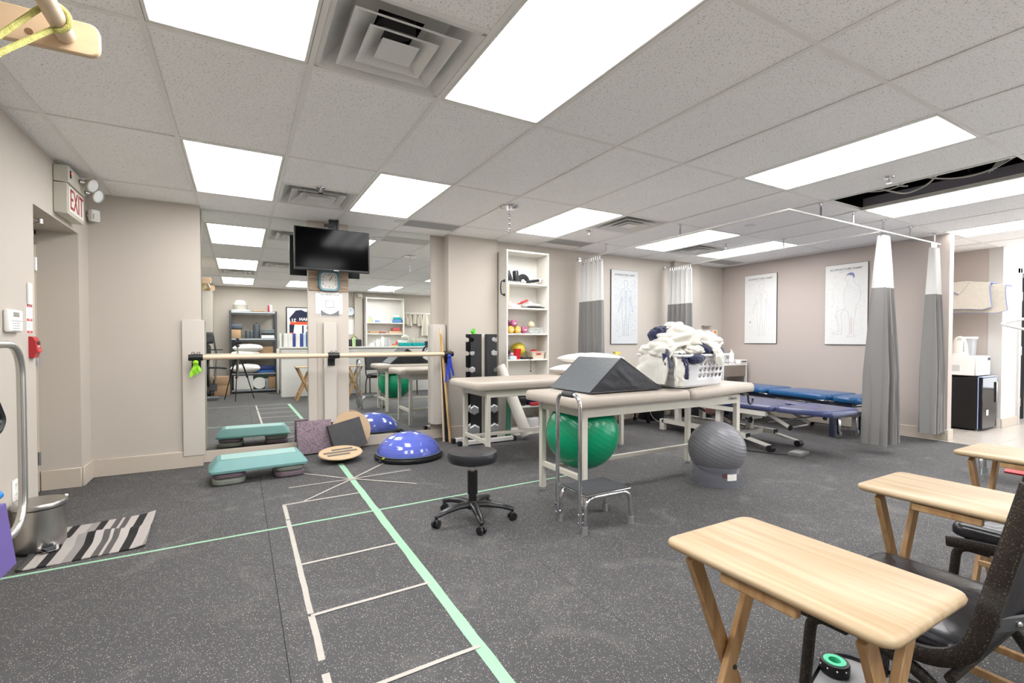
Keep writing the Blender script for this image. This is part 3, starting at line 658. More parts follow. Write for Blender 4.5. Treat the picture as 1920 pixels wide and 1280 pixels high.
# television
t = thing('television', 'flat black television hanging from the ceiling in front of the mirror', 'television', (.833, 5.15, 2.075))
b = BM(); bx(b, (0, .0, 0), (.725, .028, .425), .006); bx(b, (0, .025, -.02), (.45, .03, .26), .012); obj('case', b, BLACK, t)
b = BM(); bx(b, (0, -.0146, .008), (.70, .002, .392)); obj('screen', b, mat('tv screen', '030304', .12, spec=.10), t)
b = BM(); bx(b, (.03, -.016, -.204), (.05, .006, .008), .001); obj('brand_strip', b, STEEL, t)
b = BM(); bx(b, (.0, .05, .0), (.22, .02, .22), .002); bb(b, -.03, .06, .045, .065, -.05, .32); bx(b, (.055, .056, .265), (.018, .05, .12)); bx(b, (-.03, .05, .26), (.09, .03, .03), .003); obj('mount', b, BLACK, t)
# wood board, clock, notice
b = BM(); bb(b, .626, 1.017, 5.345, 5.359, 1.683, 2.0, .003); tag(obj('wooden_board', b, GRAIN), 'rustic wood-grain board behind the clock under the television', 'board')
t = thing('wall_clock', 'rounded square teal-rimmed clock on the wood-grain board', 'clock', (.823, 5.344, 1.788))
rim = mat('teal blue rim', '4b7a87', .3)
def rr_ring(b, w0, r0, w1, r1, y0, y1):
    A = rrect(w0, w0, r0, 6); B = rrect(w1, w1, r1, 6); n = len(A)
    va = [b.verts.new((x, y0, z)) for x, z in A]; vb = [b.verts.new((x, y1, z)) for x, z in B]
    for k in range(n): b.faces.new((va[k], va[(k+1) % n], vb[(k+1) % n], vb[k]))
b = BM(); rr_ring(b, .215, .055, .215, .055, 0, -.02); rr_ring(b, .215, .055, .205, .05, -.02, -.034); rr_ring(b, .205, .05, .168, .035, -.034, -.030); rr_ring(b, .168, .035, .165, .034, -.030, -.012); obj('rim', b, rim, t)
b = BM(); prism(b, rrect(.168, .168, .035, 6), -.016, -.010, 'xz'); obj('dial', b, mat('dial paper', 'dcd8cf', .6), t)
for h in range(1, 13):
    a = PI/2-h*PI/6; q = .064/max(abs(math.cos(a)), abs(math.sin(a)))*.98; q = min(q, .075)
    text('numeral', str(h), .027, INK, t, (q*math.cos(a), -.0165, q*math.sin(a)), (PI/2, 0, 0), .0003)
b = BM()
for L, a, wd in ((.045, PI/2-.62, .006), (.068, PI/2-.55, .004)):
    bx(b, (L/2*math.cos(a), -.019, L/2*math.sin(a)), (L, .001, wd), 0, (0, -a, 0))
obj('hands', b, BLACK, t)
t = thing('feedback_notice', 'paper notice reading WE VALUE YOUR FEEDBACK taped on the pillar', 'notice', (.835, 5.356, 1.55))
b = BM(); bx(b, (-.01, 0, 0), (.27, .001, .215)); obj('backing_sheet', b, mat('sheet paper', 'e4e3e0', .8), t)
b = BM(); bx(b, (-.005, -.0015, -.008), (.185, .001, .25)); obj('sheet', b, PAPER, t)
text('lettering', 'WE VALUE YOUR', .024, INK, t, (-.005, -.0025, .093), (PI/2, 0, 0), .0002)
text('lettering', 'FEEDBACK', .020, INKG, t, (-.005, -.0025, .062), (PI/2, 0, 0), .0002)
b = BM(); tube(b, [(-.045, -.003, .03), (.035, -.003, .03), (.035, -.003, -.04), (-.045, -.003, -.04)], .0022, 4, True); obj('printed_frame', b, INK, t)
b = BM(); pts = [(-.093, -.128)]+[(.088, -.128)]+[(.088-.181*k/12, -.065-.045*math.sin(PI*k/12)) for k in range(13)]; prism(b, pts, -.0025, -.002, 'xz'); obj('printed_wave', b, mat('wave grey', '77787a', .8), t)
# sticks leaning in the corner
for (x0, y0), (x1, y1), z, r, m, l in (((2.035, 5.17), (2.02, 5.24), 1.3, .013, BIRCHP, 'pale wooden stick leaning left of the other poles by the pillar corner'), ((2.085, 5.10), (2.02, 5.22), 1.24, .014, wood('stick wood', 'c9a46a', 'b48c52', 'd8b984', 2), 'honey wooden stick leaning forward in the pillar corner'), ((2.06, 5.14), (2.03, 5.22), 1.0, .014, BLACK, 'black pole leaning between the wooden sticks')):
    b = BM(); cyl(b, (x0, y0, .0), (x1, y1, z), r, 12); tag(obj('exercise_stick', b, m), l, 'stick', None)

# ================================================================== FLOOR GEAR BY MIRROR
STEPG = mat('sea green step plastic', '6c9896', .5, var=.03); STEPD = mat('step platform side', '5f9a98', .5, var=.03)
t = thing('aerobic_step', 'sea green aerobic step platform on stacked risers', 'step platform', (.135, 4.62, 0), .045)
def frustum(b, w0, l0, w1, l1, z0, z1, r=.04):
    A = rrect(w0, l0, r, 4); B = rrect(w1, l1, r*.6, 4); n = len(A); va = [b.verts.new((x, y, z0)) for x, y in A]; vm = [b.verts.new((x, y, z0+.018)) for x, y in A]; vb = [b.verts.new((x, y, z1)) for x, y in B]; vc = [b.verts.new((x*.985, y*.97, z1+.004)) for x, y in B]
    for P, Q in ((va, vm), (vm, vb), (vb, vc)):
        for k in range(n): b.faces.new((P[k], P[(k+1) % n], Q[(k+1) % n], Q[k]))
    b.faces.new(va[::-1]); b.faces.new(vc)
b = BM(); frustum(b, .73, .36, .62, .25, .102, .190); obj('platform', b, STEPG, t)
b = BM(); bx(b, (0, 0, .1955), (.56, .20, .004), .002); obj('tread_pad', b, mat('pale tread', '93b5b0', .6, bump=.4, bs=150), t)
rm = [mat('plum riser', '6d5f68', .45), mat('sage grey riser', '7d837a', .45)]
for s in (-1, 1):
    for k in range(2):
        b = BM(); pl = rrect(.235, .34, .07, 5); prof = ((-.012, 0), (0, .012), (0, .036), (-.014, .049)); R = []
        for off, z in prof: R.append([b.verts.new((x+s*.225, y, z)) for x, y in rrect(.235+2*off, .34+2*off, .07+off, 5)])
        for A, B in zip(R, R[1:]):
            for q in range(len(A)): b.faces.new((A[q], A[(q+1) % len(A)], B[(q+1) % len(A)], B[q]))
        b.faces.new(R[0][::-1]); b.faces.new(R[-1])
        obj('riser', b, rm[(k+(s < 0)) % 2], t, loc=(0, 0, .001+.0505*k))
# mottled cushion pad leaning
PADM = mat('mottled mauve fabric', '85757e', .95, var=.48, vs=62, bump=.4, bs=200)
t = thing('balance_pad', 'mottled mauve square pad leaning on the left mirror', 'pad', (.665, 5.22, 0), .06)
b = BM(); bx(b, (0, .065, .17), (.335, .05, .335), .006, (-.22, 0, 0), 2); obj('pad_core', b, PADM, t)
b = BM(); tube(b, [(math.copysign(.166, x), .065+.0*x, .17) for x in ()] or [(-.166, .014, .012), (.166, .014, .012)], .006, 6); obj('piping', b, mat('dark piping', '30282c', .8), t)
t = thing('foam_wedge_pad', 'dark grey square pad with black edge leaning at a tilt', 'pad', (.98, 5.17, 0), .05)
b = BM(); bx(b, (0, .05, .17), (.335, .032, .30), .004, (-.25, -.22, 0), 1); obj('pad_face', b, mat('charcoal pad', '4b4b4d', .85, var=.1, vs=20), t)
b = BM(); bx(b, (-.168, .052, .134), (.012, .036, .302), .003, (-.25, -.22, 0), 1); obj('pad_edge', b, BLACK, t)
t = thing('wobble_board', 'round wooden wobble board leaning upright behind the dark pad', 'balance board', (1.03, 5.31, .2))
M = rotm((-.14, 0, 0)); b = BM(); q = BM(); prism(q, [(.205*math.cos(2*PI*k/40), .205*math.sin(2*PI*k/40)) for k in range(40)], -.009, .009, 'xz'); merge(b, q, M); obj('disc', b, BIRCH, t)
t = thing('wobble_board', 'round wooden wobble board with grip strips tilted on its base', 'balance board', (.84, 4.84, 0), .10)
M = Matrix.Translation((0, 0, .075)) @ rotm((.10, -.04, 0)); b = BM(); lathe(b, [(0, -.008), (.195, -.008), (.203, 0), (.198, .009), (0, .009)], n=44, M=M); obj('disc', b, BIRCH, t)
b = BM(); lathe(b, [(0, -.075), (.05, -.068), (.085, -.04), (.09, -.008), (0, -.008)], n=24, M=Matrix.Translation((0, 0, .075))); obj('dome_base', b, BLACK, t)
for k, (ox, oy, L) in enumerate(((-.03, -.075, .18), (0, 0, .27), (.03, .075, .17))):
    q = BM(); bx(q, (ox, oy, .0105), (L*1.15, .042, .002)); b = BM(); merge(b, q, M @ Matrix.Rotation(-.08, 4, 'Z')); obj('grip_strip', b, mat('grip grey', '6d6862', .9), t)
# bosu
t = thing('balance_dome', 'shiny blue half ball balance trainer on a black base', 'balance trainer', (1.46, 4.66, 0), .05)
BOSU = mat('blue inflated vinyl', '5b69c2', .12, var=.02, coat=.4)
R = .315; b = BM(); prof = [(0, 0), (R+.005, 0), (R+.018, .015), (R+.018, .035), (R, .048), (R-.02, .05)]; lathe(b, prof, n=48); obj('base', b, BLACK, t)
prof = [(R-.012, .045)]
for k in range(1, 31):
    a = PI/2*k/30; rr_ = (R-.008)*math.cos(a); z = .048+.205*math.sin(a); d = .0016 if k % 3 == 0 else 0
    prof.append((max(0, rr_-d), z-d*.5))
prof[-1] = (0, prof[-1][1]); b = BM(); lathe(b, prof, n=56); obj('dome', b, BOSU, t)
b = BM(); lathe(b, [(R-.004, .046), (R+.004, .056), (R-.012, .060)], n=48); obj('rim_strip', b, mat('slate rim', '56606a', .6), t)
for s, a in ((-1, PI+.35), (1, .30)):
    c, d = math.cos(a), math.sin(a); b = BM(); tube(b, [(c*(R+.01), d*(R+.01), .03), (c*(R+.045), d*(R+.045), .022), (c*(R+.05)-d*.05, d*(R+.05)+c*.05, .022)], .010, 8); obj('handle', b, BLACK, t)
b = BM(); bx(b, (-R*.93, -R*.42, .05), (.04, .01, .014), .001, (0, 0, .4)); obj('yellow_label', b, mat('yellow label', 'd8cf3a', .6), t)
# ================================================================== DUMBBELL RACK
t = thing('dumbbell_rack', 'black two-column dumbbell rack with white floor rails by the pillar', 'rack', (2.40, 5.0, 0))
RB = mat('rack black', '1d1d1f', .45)
zs = (1.165, 1.01, .825, .60, .375, .155)
for s, l in ((-1, 'left'), (1, 'right')):
    b = BM(); x0 = s*.035; x1 = s*.165; pl = [(x0, .03), (x0, 1.235), (x1+s*.0, 1.235)]
    pts = []
    for z in zs: pts += [(x1, z+.035), (x1-s*.04, z+.02), (x1-s*.04, z-.012), (x1-s*.012, z-.022), (x1, z-.012)]
    prism(b, pl+pts+[(x1, .03)], -.006, .0, 'xz'); prism(b, pl+pts+[(x1, .03)], -.14, -.134, 'xz'); obj('notched_plate', b, RB, t)
    b = BM(); bb(b, x0-s*.008, x0+s*.03, -.135, -.005, .03, 1.235, .002); obj('upright', b, RB, t)
b = BM(); bb(b, -.028, .028, -.1, -.05, .03, 1.235, .002); obj('center_post', b, mat('ivory post', 'd6d1c5', .5), t)
b = BM()
for y in (-.17, .02): bb(b, -.30, .36, y-.025, y+.025, .012, .055, .003)
bb(b, -.06, .06, -.17, .02, .02, .06); obj('foot_rail', b, WHITEM, t)
b = BM()
for y in (-.17, .02):
    for x in (-.31, .37): bx(b, (x, y, .032), (.04, .056, .05), .004)
obj('end_cap', b, BLACK, t)
def dumbbell(x, y, z, R, L, rz, lab, loc0=None):
    t = thing('hex_dumbbell', lab, 'dumbbell', (x, y, z), rz, 'hex dumbbells on the rack')
    b = BM(); tube(b, [(-L*.3, 0, 0), (-L*.1, 0, 0), (0, 0, 0), (L*.1, 0, 0), (L*.3, 0, 0)], R*.35, 10, rr=[R*.30, R*.34, R*.38, R*.34, R*.30]); obj('grip', b, CHROME, t)
    for s in (-1, 1):
        b = BM(); q = L*.5
        for (xa, ra), (xb, rb) in (((q-.34*L, R*.72), (q-.29*L, R)), ((q-.29*L, R), (q-.05*L, R)), ((q-.05*L, R), (q, R*.78))):
            A = [b.verts.new((s*xa, ra*math.cos(k*PI/3+PI/6), ra*math.sin(k*PI/3+PI/6))) for k in range(6)]; B = [b.verts.new((s*xb, rb*math.cos(k*PI/3+PI/6), rb*math.sin(k*PI/3+PI/6))) for k in range(6)]
            for k in range(6): b.faces.new((A[k], A[(k+1) % 6], B[(k+1) % 6], B[k]))
            if xa == q-.34*L: b.faces.new(A)
            if xb == q: b.faces.new(B[::-1])
        bmesh.ops.remove_doubles(b, verts=b.verts, dist=1e-5); obj('hex_head', b, CASTI, t, ang=20)
for z, R, L, n in ((zs[1], .030, .15, 'small hex dumbbell second from the top of the left rack column'), (zs[2], .038, .18, 'medium hex dumbbell on the left rack column just above the rear table top'), (zs[3], .043, .18, 'hex dumbbell on the left rack column just under the rear table top'), (zs[4], .056, .20, 'large hex dumbbell on the left rack column second from the floor'), (zs[5], .064, .22, 'largest hex dumbbell lowest on the left rack column')):
    dumbbell(2.29, 4.925, z+.01, R, L, PI/2-.55+(.3 if z < .5 else 0), n)
for z, R, L, n in ((zs[0], .028, .15, 'small hex dumbbell at the very top of the right rack column'), (zs[1], .036, .16, 'hex dumbbell second from the top of the right rack column'), (zs[4], .052, .20, 'large hex dumbbell on the right rack column second from the floor'), (zs[5], .060, .22, 'largest hex dumbbell lowest on the right rack column')):
    dumbbell(2.53, 4.925, z+.01, R, L, PI/2-.15, n)
b = BM(); lathe(b, [(0, 0), (.018, 0), (.022, .03), (.02, .055), (.01, .06), (0, .06)], n=14); sphere(b, (-.015, 0, .03), .02, 10); bx(b, (.02, -.03, -.03), (.02, .01, .07), .004)
tag(obj('green_toy_clip', b, mat('lime plastic', '55c832', .35), loc=(2.305, 4.94, 1.236)), 'small lime green plastic clip on top of the dumbbell rack', 'clip')
# ================================================================== BOOKSHELF
SHM = mat('white melamine', 'e2dfd8', .45, var=.01)
t = thing('bookshelf', 'tall narrow white bookshelf against the back wall', 'shelf', (3.095, 5.175, 0))
for s in (-1, 1):
    b = BM(); bb(b, s*.305, s*.287, -.135, .14, 0, 2.255, .001); obj('side_panel', b, SHM, t)
b = BM(); bb(b, -.287, .287, .128, .14, .05, 2.25); obj('back_panel', b, SHM, t)
b = BM(); bb(b, -.287, .287, -.135, .13, 2.235, 2.255, .001); obj('top_panel', b, SHM, t)
b = BM(); bb(b, -.287, .287, -.125, -.11, .0, .06); obj('plinth', b, SHM, t)
SZ = (1.845, 1.545, 1.232, .915, .635, .335, .062)
for z in SZ: 
    b = BM(); bb(b, -.286, .286, -.133, .127, z, z+.018, .001); obj('shelf_board', b, SHM, t)
b = BM(); bb(b, -.286, -.265, -.133, -.115, 1.56, 1.845); obj('wood_strip', b, BIRCH, t)
tag(obj('edge_molding', (lambda b: bb(b, 2.772, 2.784, 5.29, 5.33, .15, 2.24))(BM()), WHITEM), 'thin pale vertical strip in the corner left of the bookshelf', 'molding')
t = thing('pull_handle', 'black bow handle screwed on the left side of the bookshelf', 'handle', (2.789, 5.09, 1.80))
b = BM(); tube(b, fillet([(0, 0, .085), (-.045, 0, .08), (-.055, 0, 0), (-.045, 0, -.08), (0, 0, -.085)], .03, 5), .0075, 8); obj('bow', b, BLACK, t)
for z in (.085, -.085): 
    b = BM(); bx(b, (-.006, 0, z), (.012, .03, .03), .003); obj('mounting_foot', b, BLACK, t)
SX = 3.095; SY = 5.175
def on(k): return SZ[k]+.018
# shelf 1 : padded loops and chrome brackets
for x, y, rx, rz_, l in ((SX-.19, SY-.03, -.5, .3, 'black padded foam cylinder, leftmost on the top shelf'), (SX-.11, SY-.03, -.12, .2, 'upright black padded foam cylinder on the top shelf')):
    b = BM(); M = rotm((0, rx*.8, 0)); lathe(b, [(0, 0), (.034, .004), (.038, .02), (.038, .135), (.03, .15), (0, .152)], n=18, M=M); tag(obj('foam_roller_pad', b, VINYLK, loc=(x, y, on(0)+.012)), l, 'pad')
b = BM(); tube(b, arc((0, 0, .0), .062, -.2, PI+.2, 14, 'xz'), .02, 8, rr=[(.032, .016)]*15); tag(obj('padded_strap_loop', b, mat('black strap', '1c1d22', .7), loc=(SX-.005, SY-.02, on(0)+.072-.055+.02)), 'black padded strap loop curling up on the top shelf', 'strap')
b = BM(); bx(b, (0, 0, .03), (.30, .09, .02), .004, (0, -.22, .2)); bx(b, (.02, -.045, .02), (.20, .012, .04), .004, (0, -.2, .2)); tag(obj('bracket_tray', b, WHITEM, loc=(SX+.12, SY-.03, on(0)+.024)), 'white metal tray propped at an angle on the top shelf', 'tray')
b = BM(); cyl(b, (-.09, 0, .022), (.09, .0, .052), .017, 10); tag(obj('black_grip', b, BLACK, loc=(SX+.08, SY-.105, on(0)+.0)), 'black rubber grip bar lying before the white tray', 'grip')
b = BM(); 
for k in range(5): tube(b, [(-.09+k*.035, 0, .012), (-.08+k*.035, .03, .03), (-.06+k*.035, 0, .012)], .007, 6)
tag(obj('clamp_set', b, CHROME, loc=(SX-.16, SY-.09, on(0))), 'chrome clamps lying at the front left of the top shelf', 'clamp')
# shelf 2
b = BM(); cyl(b, (0, 0, .03), (.18, 0, .10), .010, 10); cyl(b, (.09, 0, .065), (.18, 0, .10), .015, 12); tag(obj('reflex_tool', b, RED, loc=(SX-.15, SY-.06, on(1))), 'red-handled tool leaning on the second shelf', 'tool')
b = BM(); bx(b, (0, 0, .025), (.19, .10, .045), .016, (0, .1, .1), 3); bx(b, (-.06, 0, .06), (.07, .05, .05), .012, (0, .3, 0), 2); tag(obj('white_device', b, WHITE, loc=(SX-.17, SY-.03, on(1)+.004)), 'white moulded device at the left of the second shelf', 'device')
b = BM(); lathe(b, [(0, .0), (.10, .004), (.135, .02), (.10, .045), (.03, .052), (0, .052)], n=28); tag(obj('massage_dome', b, WHITE, loc=(SX+.12, SY-.02, on(1)+.012)), 'flat white domed device at the right of the second shelf', 'device')
b = BM()
for k in range(14): bx(b, (-.11+k*.017, -.10, .012), (.010, .03, .012), .002, (0, 0, .3))
tag(obj('bead_string', b, DGREY, loc=(SX+.12, SY-.02, on(1))), 'row of dark beads in front of the domed device', 'beads')
sphere(b := BM(), (0, 0, 0), .028, 14); tag(obj('clear_ball', b, mat('pearl plastic', 'e8e8ea', .15), loc=(SX+.15, SY+.06, on(1)+.075)), 'small clear ball behind the domed device', 'ball')
# shelf 3 : vinyl dumbbells
def vdb(x, z, m, lab):
    t = thing('round_dumbbell', lab, 'dumbbell', (x, SY-.005, z), 0, 'round vinyl dumbbells on the middle shelf')
    b = BM(); M = Matrix.Rotation(PI/2, 4, 'X'); lathe(b, [(0, .115), (.03, .115), (.042, .105), (.044, .065), (.018, .055), (.018, -.055), (.044, -.065), (.042, -.105), (.03, -.115), (0, -.115)], n=24, M=M); obj('vinyl_body', b, m, t)
    b = BM(); cyl(b, (0, -.1152, 0), (0, -.118, 0), .008, 10); bx(b, (0, -.1165, 0), (.045, .002, .009), .001); obj('weight_mark', b, mat('off white mark', 'e6dfd2', .6), t)
PK = mat('rose vinyl', 'a8587c', .45); YL = mat('mustard vinyl', 'd7ae4c', .45)
for x, z, m, l in ((-.225, .045, YL, 'yellow round dumbbell at the far left of the middle shelf'), (-.13, .045, YL, 'yellow round dumbbell second from the left on the middle shelf'), (-.035, .045, PK, 'rose round dumbbell on the middle shelf board right of the yellow ones'), (-.18, .124, PK, 'rose round dumbbell stacked on the two yellow ones')):
    vdb(SX+x, on(2)+z, m, l)
b = BM(); vs = rrect(.24, .16, .03, 4); A = [b.verts.new((x*.86, y*.86, 0)) for x, y in vs]; B = [b.verts.new((x, y, .075)) for x, y in vs]; b.faces.new(A)
for k in range(len(A)): b.faces.new((A[k], A[(k+1) % len(A)], B[(k+1) % len(A)], B[k]))
tag(obj('clear_tray', b, mat('clear plastic', 'e2e6e4', .15, trans=.5, alpha=.6), loc=(SX+.15, SY-.02, on(2))), 'clear plastic tray on the middle shelf', 'tray')
for k, (x, y) in enumerate(((-.06, -.02), (0, -.04), (.05, 0), (-.02, .03), (.07, -.04))):
    b = BM(); sphere(b, (0, 0, 0), .018, 10, (1.3, 1, .8)); tag(obj('small_trinket', b, mat(('mint' if k % 2 else 'pale grey')+' trinket', 'bfd4c4' if k % 2 else 'cfcfca', .5), loc=(SX+.15+x, SY-.02+y, on(2)+.02)), ['pale grey trinket at the left in the clear plastic tray', 'mint trinket at the front of the clear plastic tray', 'pale grey trinket right of centre in the clear plastic tray', 'mint trinket at the back of the clear plastic tray', 'pale grey trinket at the right end of the clear plastic tray'][k], 'trinket', 'trinkets in the clear tray')
b = BM(); sphere(b, (0, 0, 0), .046, 22); tag(obj('therapy_ball', b, mat('cream rubber', 'e5d8b6', .3), loc=(SX+.12, SY+.0, on(2)+.115)), 'cream ball resting above the clear plastic tray', 'ball')
# shelf 4
b = BM(); sphere(b, (0, 0, 0), .092, 32); tag(obj('yellow_ball', b, mat('marbled yellow', 'c7b53c', .3, var=.25, vs=9), loc=(SX-.05, SY+.03, on(3)+.115)), 'large marbled yellow ball on the fourth shelf', 'ball')
b = BM(); lathe(b, [(0, 0), (.032, 0), (.034, .01), (.046, .125), (.049, .128), (.044, .128), (.03, .01), (0, .01)], n=26); tag(obj('red_cup', b, mat('red cup', 'c8202a', .3), loc=(SX-.13, SY-.09, on(3))), 'red plastic cup in front of the yellow ball', 'cup')
t = thing('storage_basket', 'beige plastic basket with a red thing in it on the fourth shelf', 'basket', (SX+.17, SY-.03, on(3)))
b = BM(); vs = rrect(.21, .16, .02, 4); R_ = [[b.verts.new((x*f, y*f, z)) for x, y in vs] for f, z in ((.84, 0), (.97, .085), (1.03, .088), (1.03, .095), (.94, .095), (.82, .006))]
b.faces.new(R_[0][::-1]); b.faces.new(R_[-1])
for A, B in zip(R_, R_[1:]):
    for k in range(len(A)): b.faces.new((A[k], A[(k+1) % len(A)], B[(k+1) % len(A)], B[k]))
obj('basket_body', b, mat('beige plastic', 'd5c5b2', .5), t)
b = BM(); bx(b, (0, -.078, .062), (.07, .004, .018), .004); obj('handle_slot', b, mat('slot red', 'b02a2e', .5), t)
b = BM(); sphere(b, (0, 0, 0), .055, 20, (1.1, 1, .8)); tag(obj('red_ball', b, RED, loc=(SX+.16, SY-.01, on(3)+.075)), 'red ball inside the beige basket', 'ball')
for x, y, z, r, m, l in ((-.235, -.02, .03, .03, NAVY, 'navy ball at the left end of the fourth shelf'), (-.225, -.03, .09, .027, NAVY, 'navy ball resting on top of another at the fourth shelf'), (-.19, -.06, .062, .024, mat('pink rubber', 'e0a6b4', .4), 'pink ball beside the navy balls')):
    b = BM(); sphere(b, (0, 0, 0), r, 16); tag(obj('massage_ball', b, m, loc=(SX+x, SY+y, on(3)+z)), l, 'ball')
b = BM(); bx(b, (0, 0, .02), (.09, .06, .04), .006); tag(obj('small_tub', b, mat('pale blue tub', 'c9dbe4', .4), loc=(SX-.20, SY-.095, on(3))), 'pale blue tub at the front left of the fourth shelf', 'tub')
b = BM(); bx(b, (0, 0, .012), (.16, .08, .022), .006); tube(b, [(.02, -.04, .02), (.03, -.06, -.02), (.028, -.06, -.14)], .0035, 5); sphere(b, (.028, -.06, -.15), .009, 8); tag(obj('black_strap', b, BLACK, loc=(SX+.0, SY-.085, on(3))), 'black strap under the yellow ball dangling over the shelf edge', 'strap')
# lower shelf things
def lump(b, c, s, seed, f=3.0, a=.28, n=3, flat=None):
    q = BM(); bmesh.ops.create_icosphere(q, subdivisions=n, radius=1)
    for v in q.verts:
        d = v.co.copy(); k = 1+a*noise.noise(d*f+Vector((seed, seed*2, 0)))+a*.5*noise.noise(d*f*2.3+Vector((0, seed, 5))); v.co = Vector((d.x*s[0]*k, d.y*s[1]*k, d.z*s[2]*k))
        if flat is not None and v.co.z < flat: v.co.z = flat
    merge(b, q, Matrix.Translation(c)); return b
for x, s, m, l in ((-.20, (.07, .07, .085), mat('dark blue bag', '27406e', .6), 'dark blue bag at the left of the lower shelf'), (-.05, (.09, .07, .07), BLACK, 'black pouch in the middle of the lower shelf'), (.13, (.12, .08, .075), mat('navy strap roll', '1b2850', .7), 'rolled navy straps at the right of the lower shelf')):
    b = BM(); lump(b, (0, 0, s[2]), s, x*30, 2, .2, 3, -s[2]*.9); tag(obj('equipment_pouch', b, m, loc=(SX+x, SY-.03, on(5)-s[2]*.1)), l, 'pouch')
b = BM(); bx(b, (0, 0, .02), (.16, .05, .04), .006); tag(obj('red_box', b, RED, loc=(SX+.12, SY-.115, on(5))), 'flat red box under the navy straps', 'box')
b = BM(); lathe(b, [(.05, 0), (.115, 0), (.12, .02), (.12, .10), (.115, .115), (.05, .115), (.05, 0)], n=32); tag(obj('tape_roll', b, mat('roll white', 'd9d9d9', .6), loc=(SX+.10, SY-.0, on(6))), 'wide white roll at the bottom of the bookshelf', 'roll')
b = BM(); cyl(b, (2.93, 4.80, .05), (2.70, 5.06, .86), .068, 24); tag(obj('foam_roller', b, mat('ivory foam', 'dcd8cd', .7)), 'long ivory foam roller leaning beside the dumbbell rack', 'foam roller')
# ================================================================== TREATMENT TABLES
def treat(lab, loc, split):
    t = thing('treatment_table', lab, 'treatment table', loc, 0, None)
    lx0, lx1, ly = -.84, .80, .255
    b = BM()
    for s in (-1, 1): bb(b, lx0-.025, lx1+.025, s*ly-.019, s*ly+.019, .63, .705, .003)
    for x in (lx0, lx1): bb(b, x-.019, x+.019, -ly, ly, .635, .70, .003)
    obj('frame_rail', b, CREAM, t)
    for x in (lx0, lx1):
        for s in (-1, 1):
            b = BM(); bb(b, x-.021, x+.021, s*ly-.021, s*ly+.021, .022, .66, .003); l = obj('leg', b, CREAM, t)
            b = BM(); cyl(b, (x, s*ly, 0), (x, s*ly, .008), .018, 12); cyl(b, (x, s*ly, .008), (x, s*ly, .03), .008, 8); obj('glide', b, CHROME, l)
        b = BM(); bb(b, x-.015, x+.015, -ly, ly, .19, .228, .002); obj('stretcher', b, CREAM, t)
    b = BM(); bb(b, lx0, lx1, .11, .145, .192, .222, .002); obj('stretcher', b, CREAM, t)
    if split:
        b = BM(); cushion(b, 1.13, .655, .075, .045, .008, (-.405, 0, .707)); obj('cushion', b, VINYLB, t)
        b = BM(); cushion(b, .80, .655, .075, .045, .010, (.567, 0, .714), (0, -.035, 0)); obj('cushion', b, VINYLB, t)
        b = BM(); bb(b, .12, .20, -.28, .28, .705, .715); cyl(b, (.16, -.30, .712), (.16, -.26, .712), .01, 8); obj('hinge', b, WHITEM, t)
        b = BM(); tube(b, fillet([(.9, -.20, .70), (.98, -.24, .69), (.985, -.24, .62), (1.02, -.24, .60), (1.05, -.24, .63), (1.045, -.24, .655)], .02, 4), .008, 8); cyl(b, (.82, -.2, .70), (.98, -.24, .69), .008, 6); obj('hook', b, BLACK, t)
        text('brand_lettering', 'Clinton', .036, DGREY, t, (.72, -.2755, .675), (PI/2, 0, 0), .0005)
    else:
        b = BM(); cushion(b, 1.98, .68, .075, .05, .008, (0, 0, .707)); obj('cushion', b, VINYLB, t)
    return t
treat('front taupe treatment table with the black wedge and laundry basket on it', (2.885, 2.86, 0), True)
treat('rear taupe treatment table with white pillows on its far end', (2.84, 4.23, 0), False)
# wedge cushion
t = thing('wedge_cushion', 'slate and black vinyl triangular wedge bolster on the front table', 'wedge', (2.45, 2.86, .792), 0)
b = BM(); tri = [(-.35, 0), (.35, 0), (-.065, .245)]; prism(b, tri, -.25, .25, 'xz'); bmesh.ops.bevel(b, geom=b.edges[:], offset=.008, segments=2, affect='EDGES'); obj('wedge_body', b, SLATE, t)
for y in (-.2515, .2495):
    b = BM(); n = 22
    # wrinkled end panel
    pts = [(-.335, .006), (.335, .006), (-.062, .233)]
    V = []
    for i in range(n+1):
        row = []
        for j in range(n+1-i):
            a, c = i/n, j/n; d = 1-a-c; x = pts[0][0]*d+pts[1][0]*c+pts[2][0]*a; z = pts[0][1]*d+pts[1][1]*c+pts[2][1]*a
            e = min(a, c, d)*3; row.append(b.verts.new((x, y+math.copysign(.001+.006*min(1, e*3)*abs(nz(x*14+z*18, z*7, y)), y), z)))
        V.append(row)
    for i in range(n):
        for j in range(n-i):
            b.faces.new((V[i][j], V[i][j+1], V[i+1][j]))
            if j < n-i-1: b.faces.new((V[i][j+1], V[i+1][j+1], V[i+1][j]))
    obj('end_panel', b, VINYLK, t)
b = BM(); tube(b, [(-.35, -.25, .003), (.35, -.25, .003)], .004, 6); tube(b, [(-.35, -.25, .003), (-.065, -.25, .245), (.35, -.25, .003)], .004, 6); obj('piping', b, VINYLK, t)
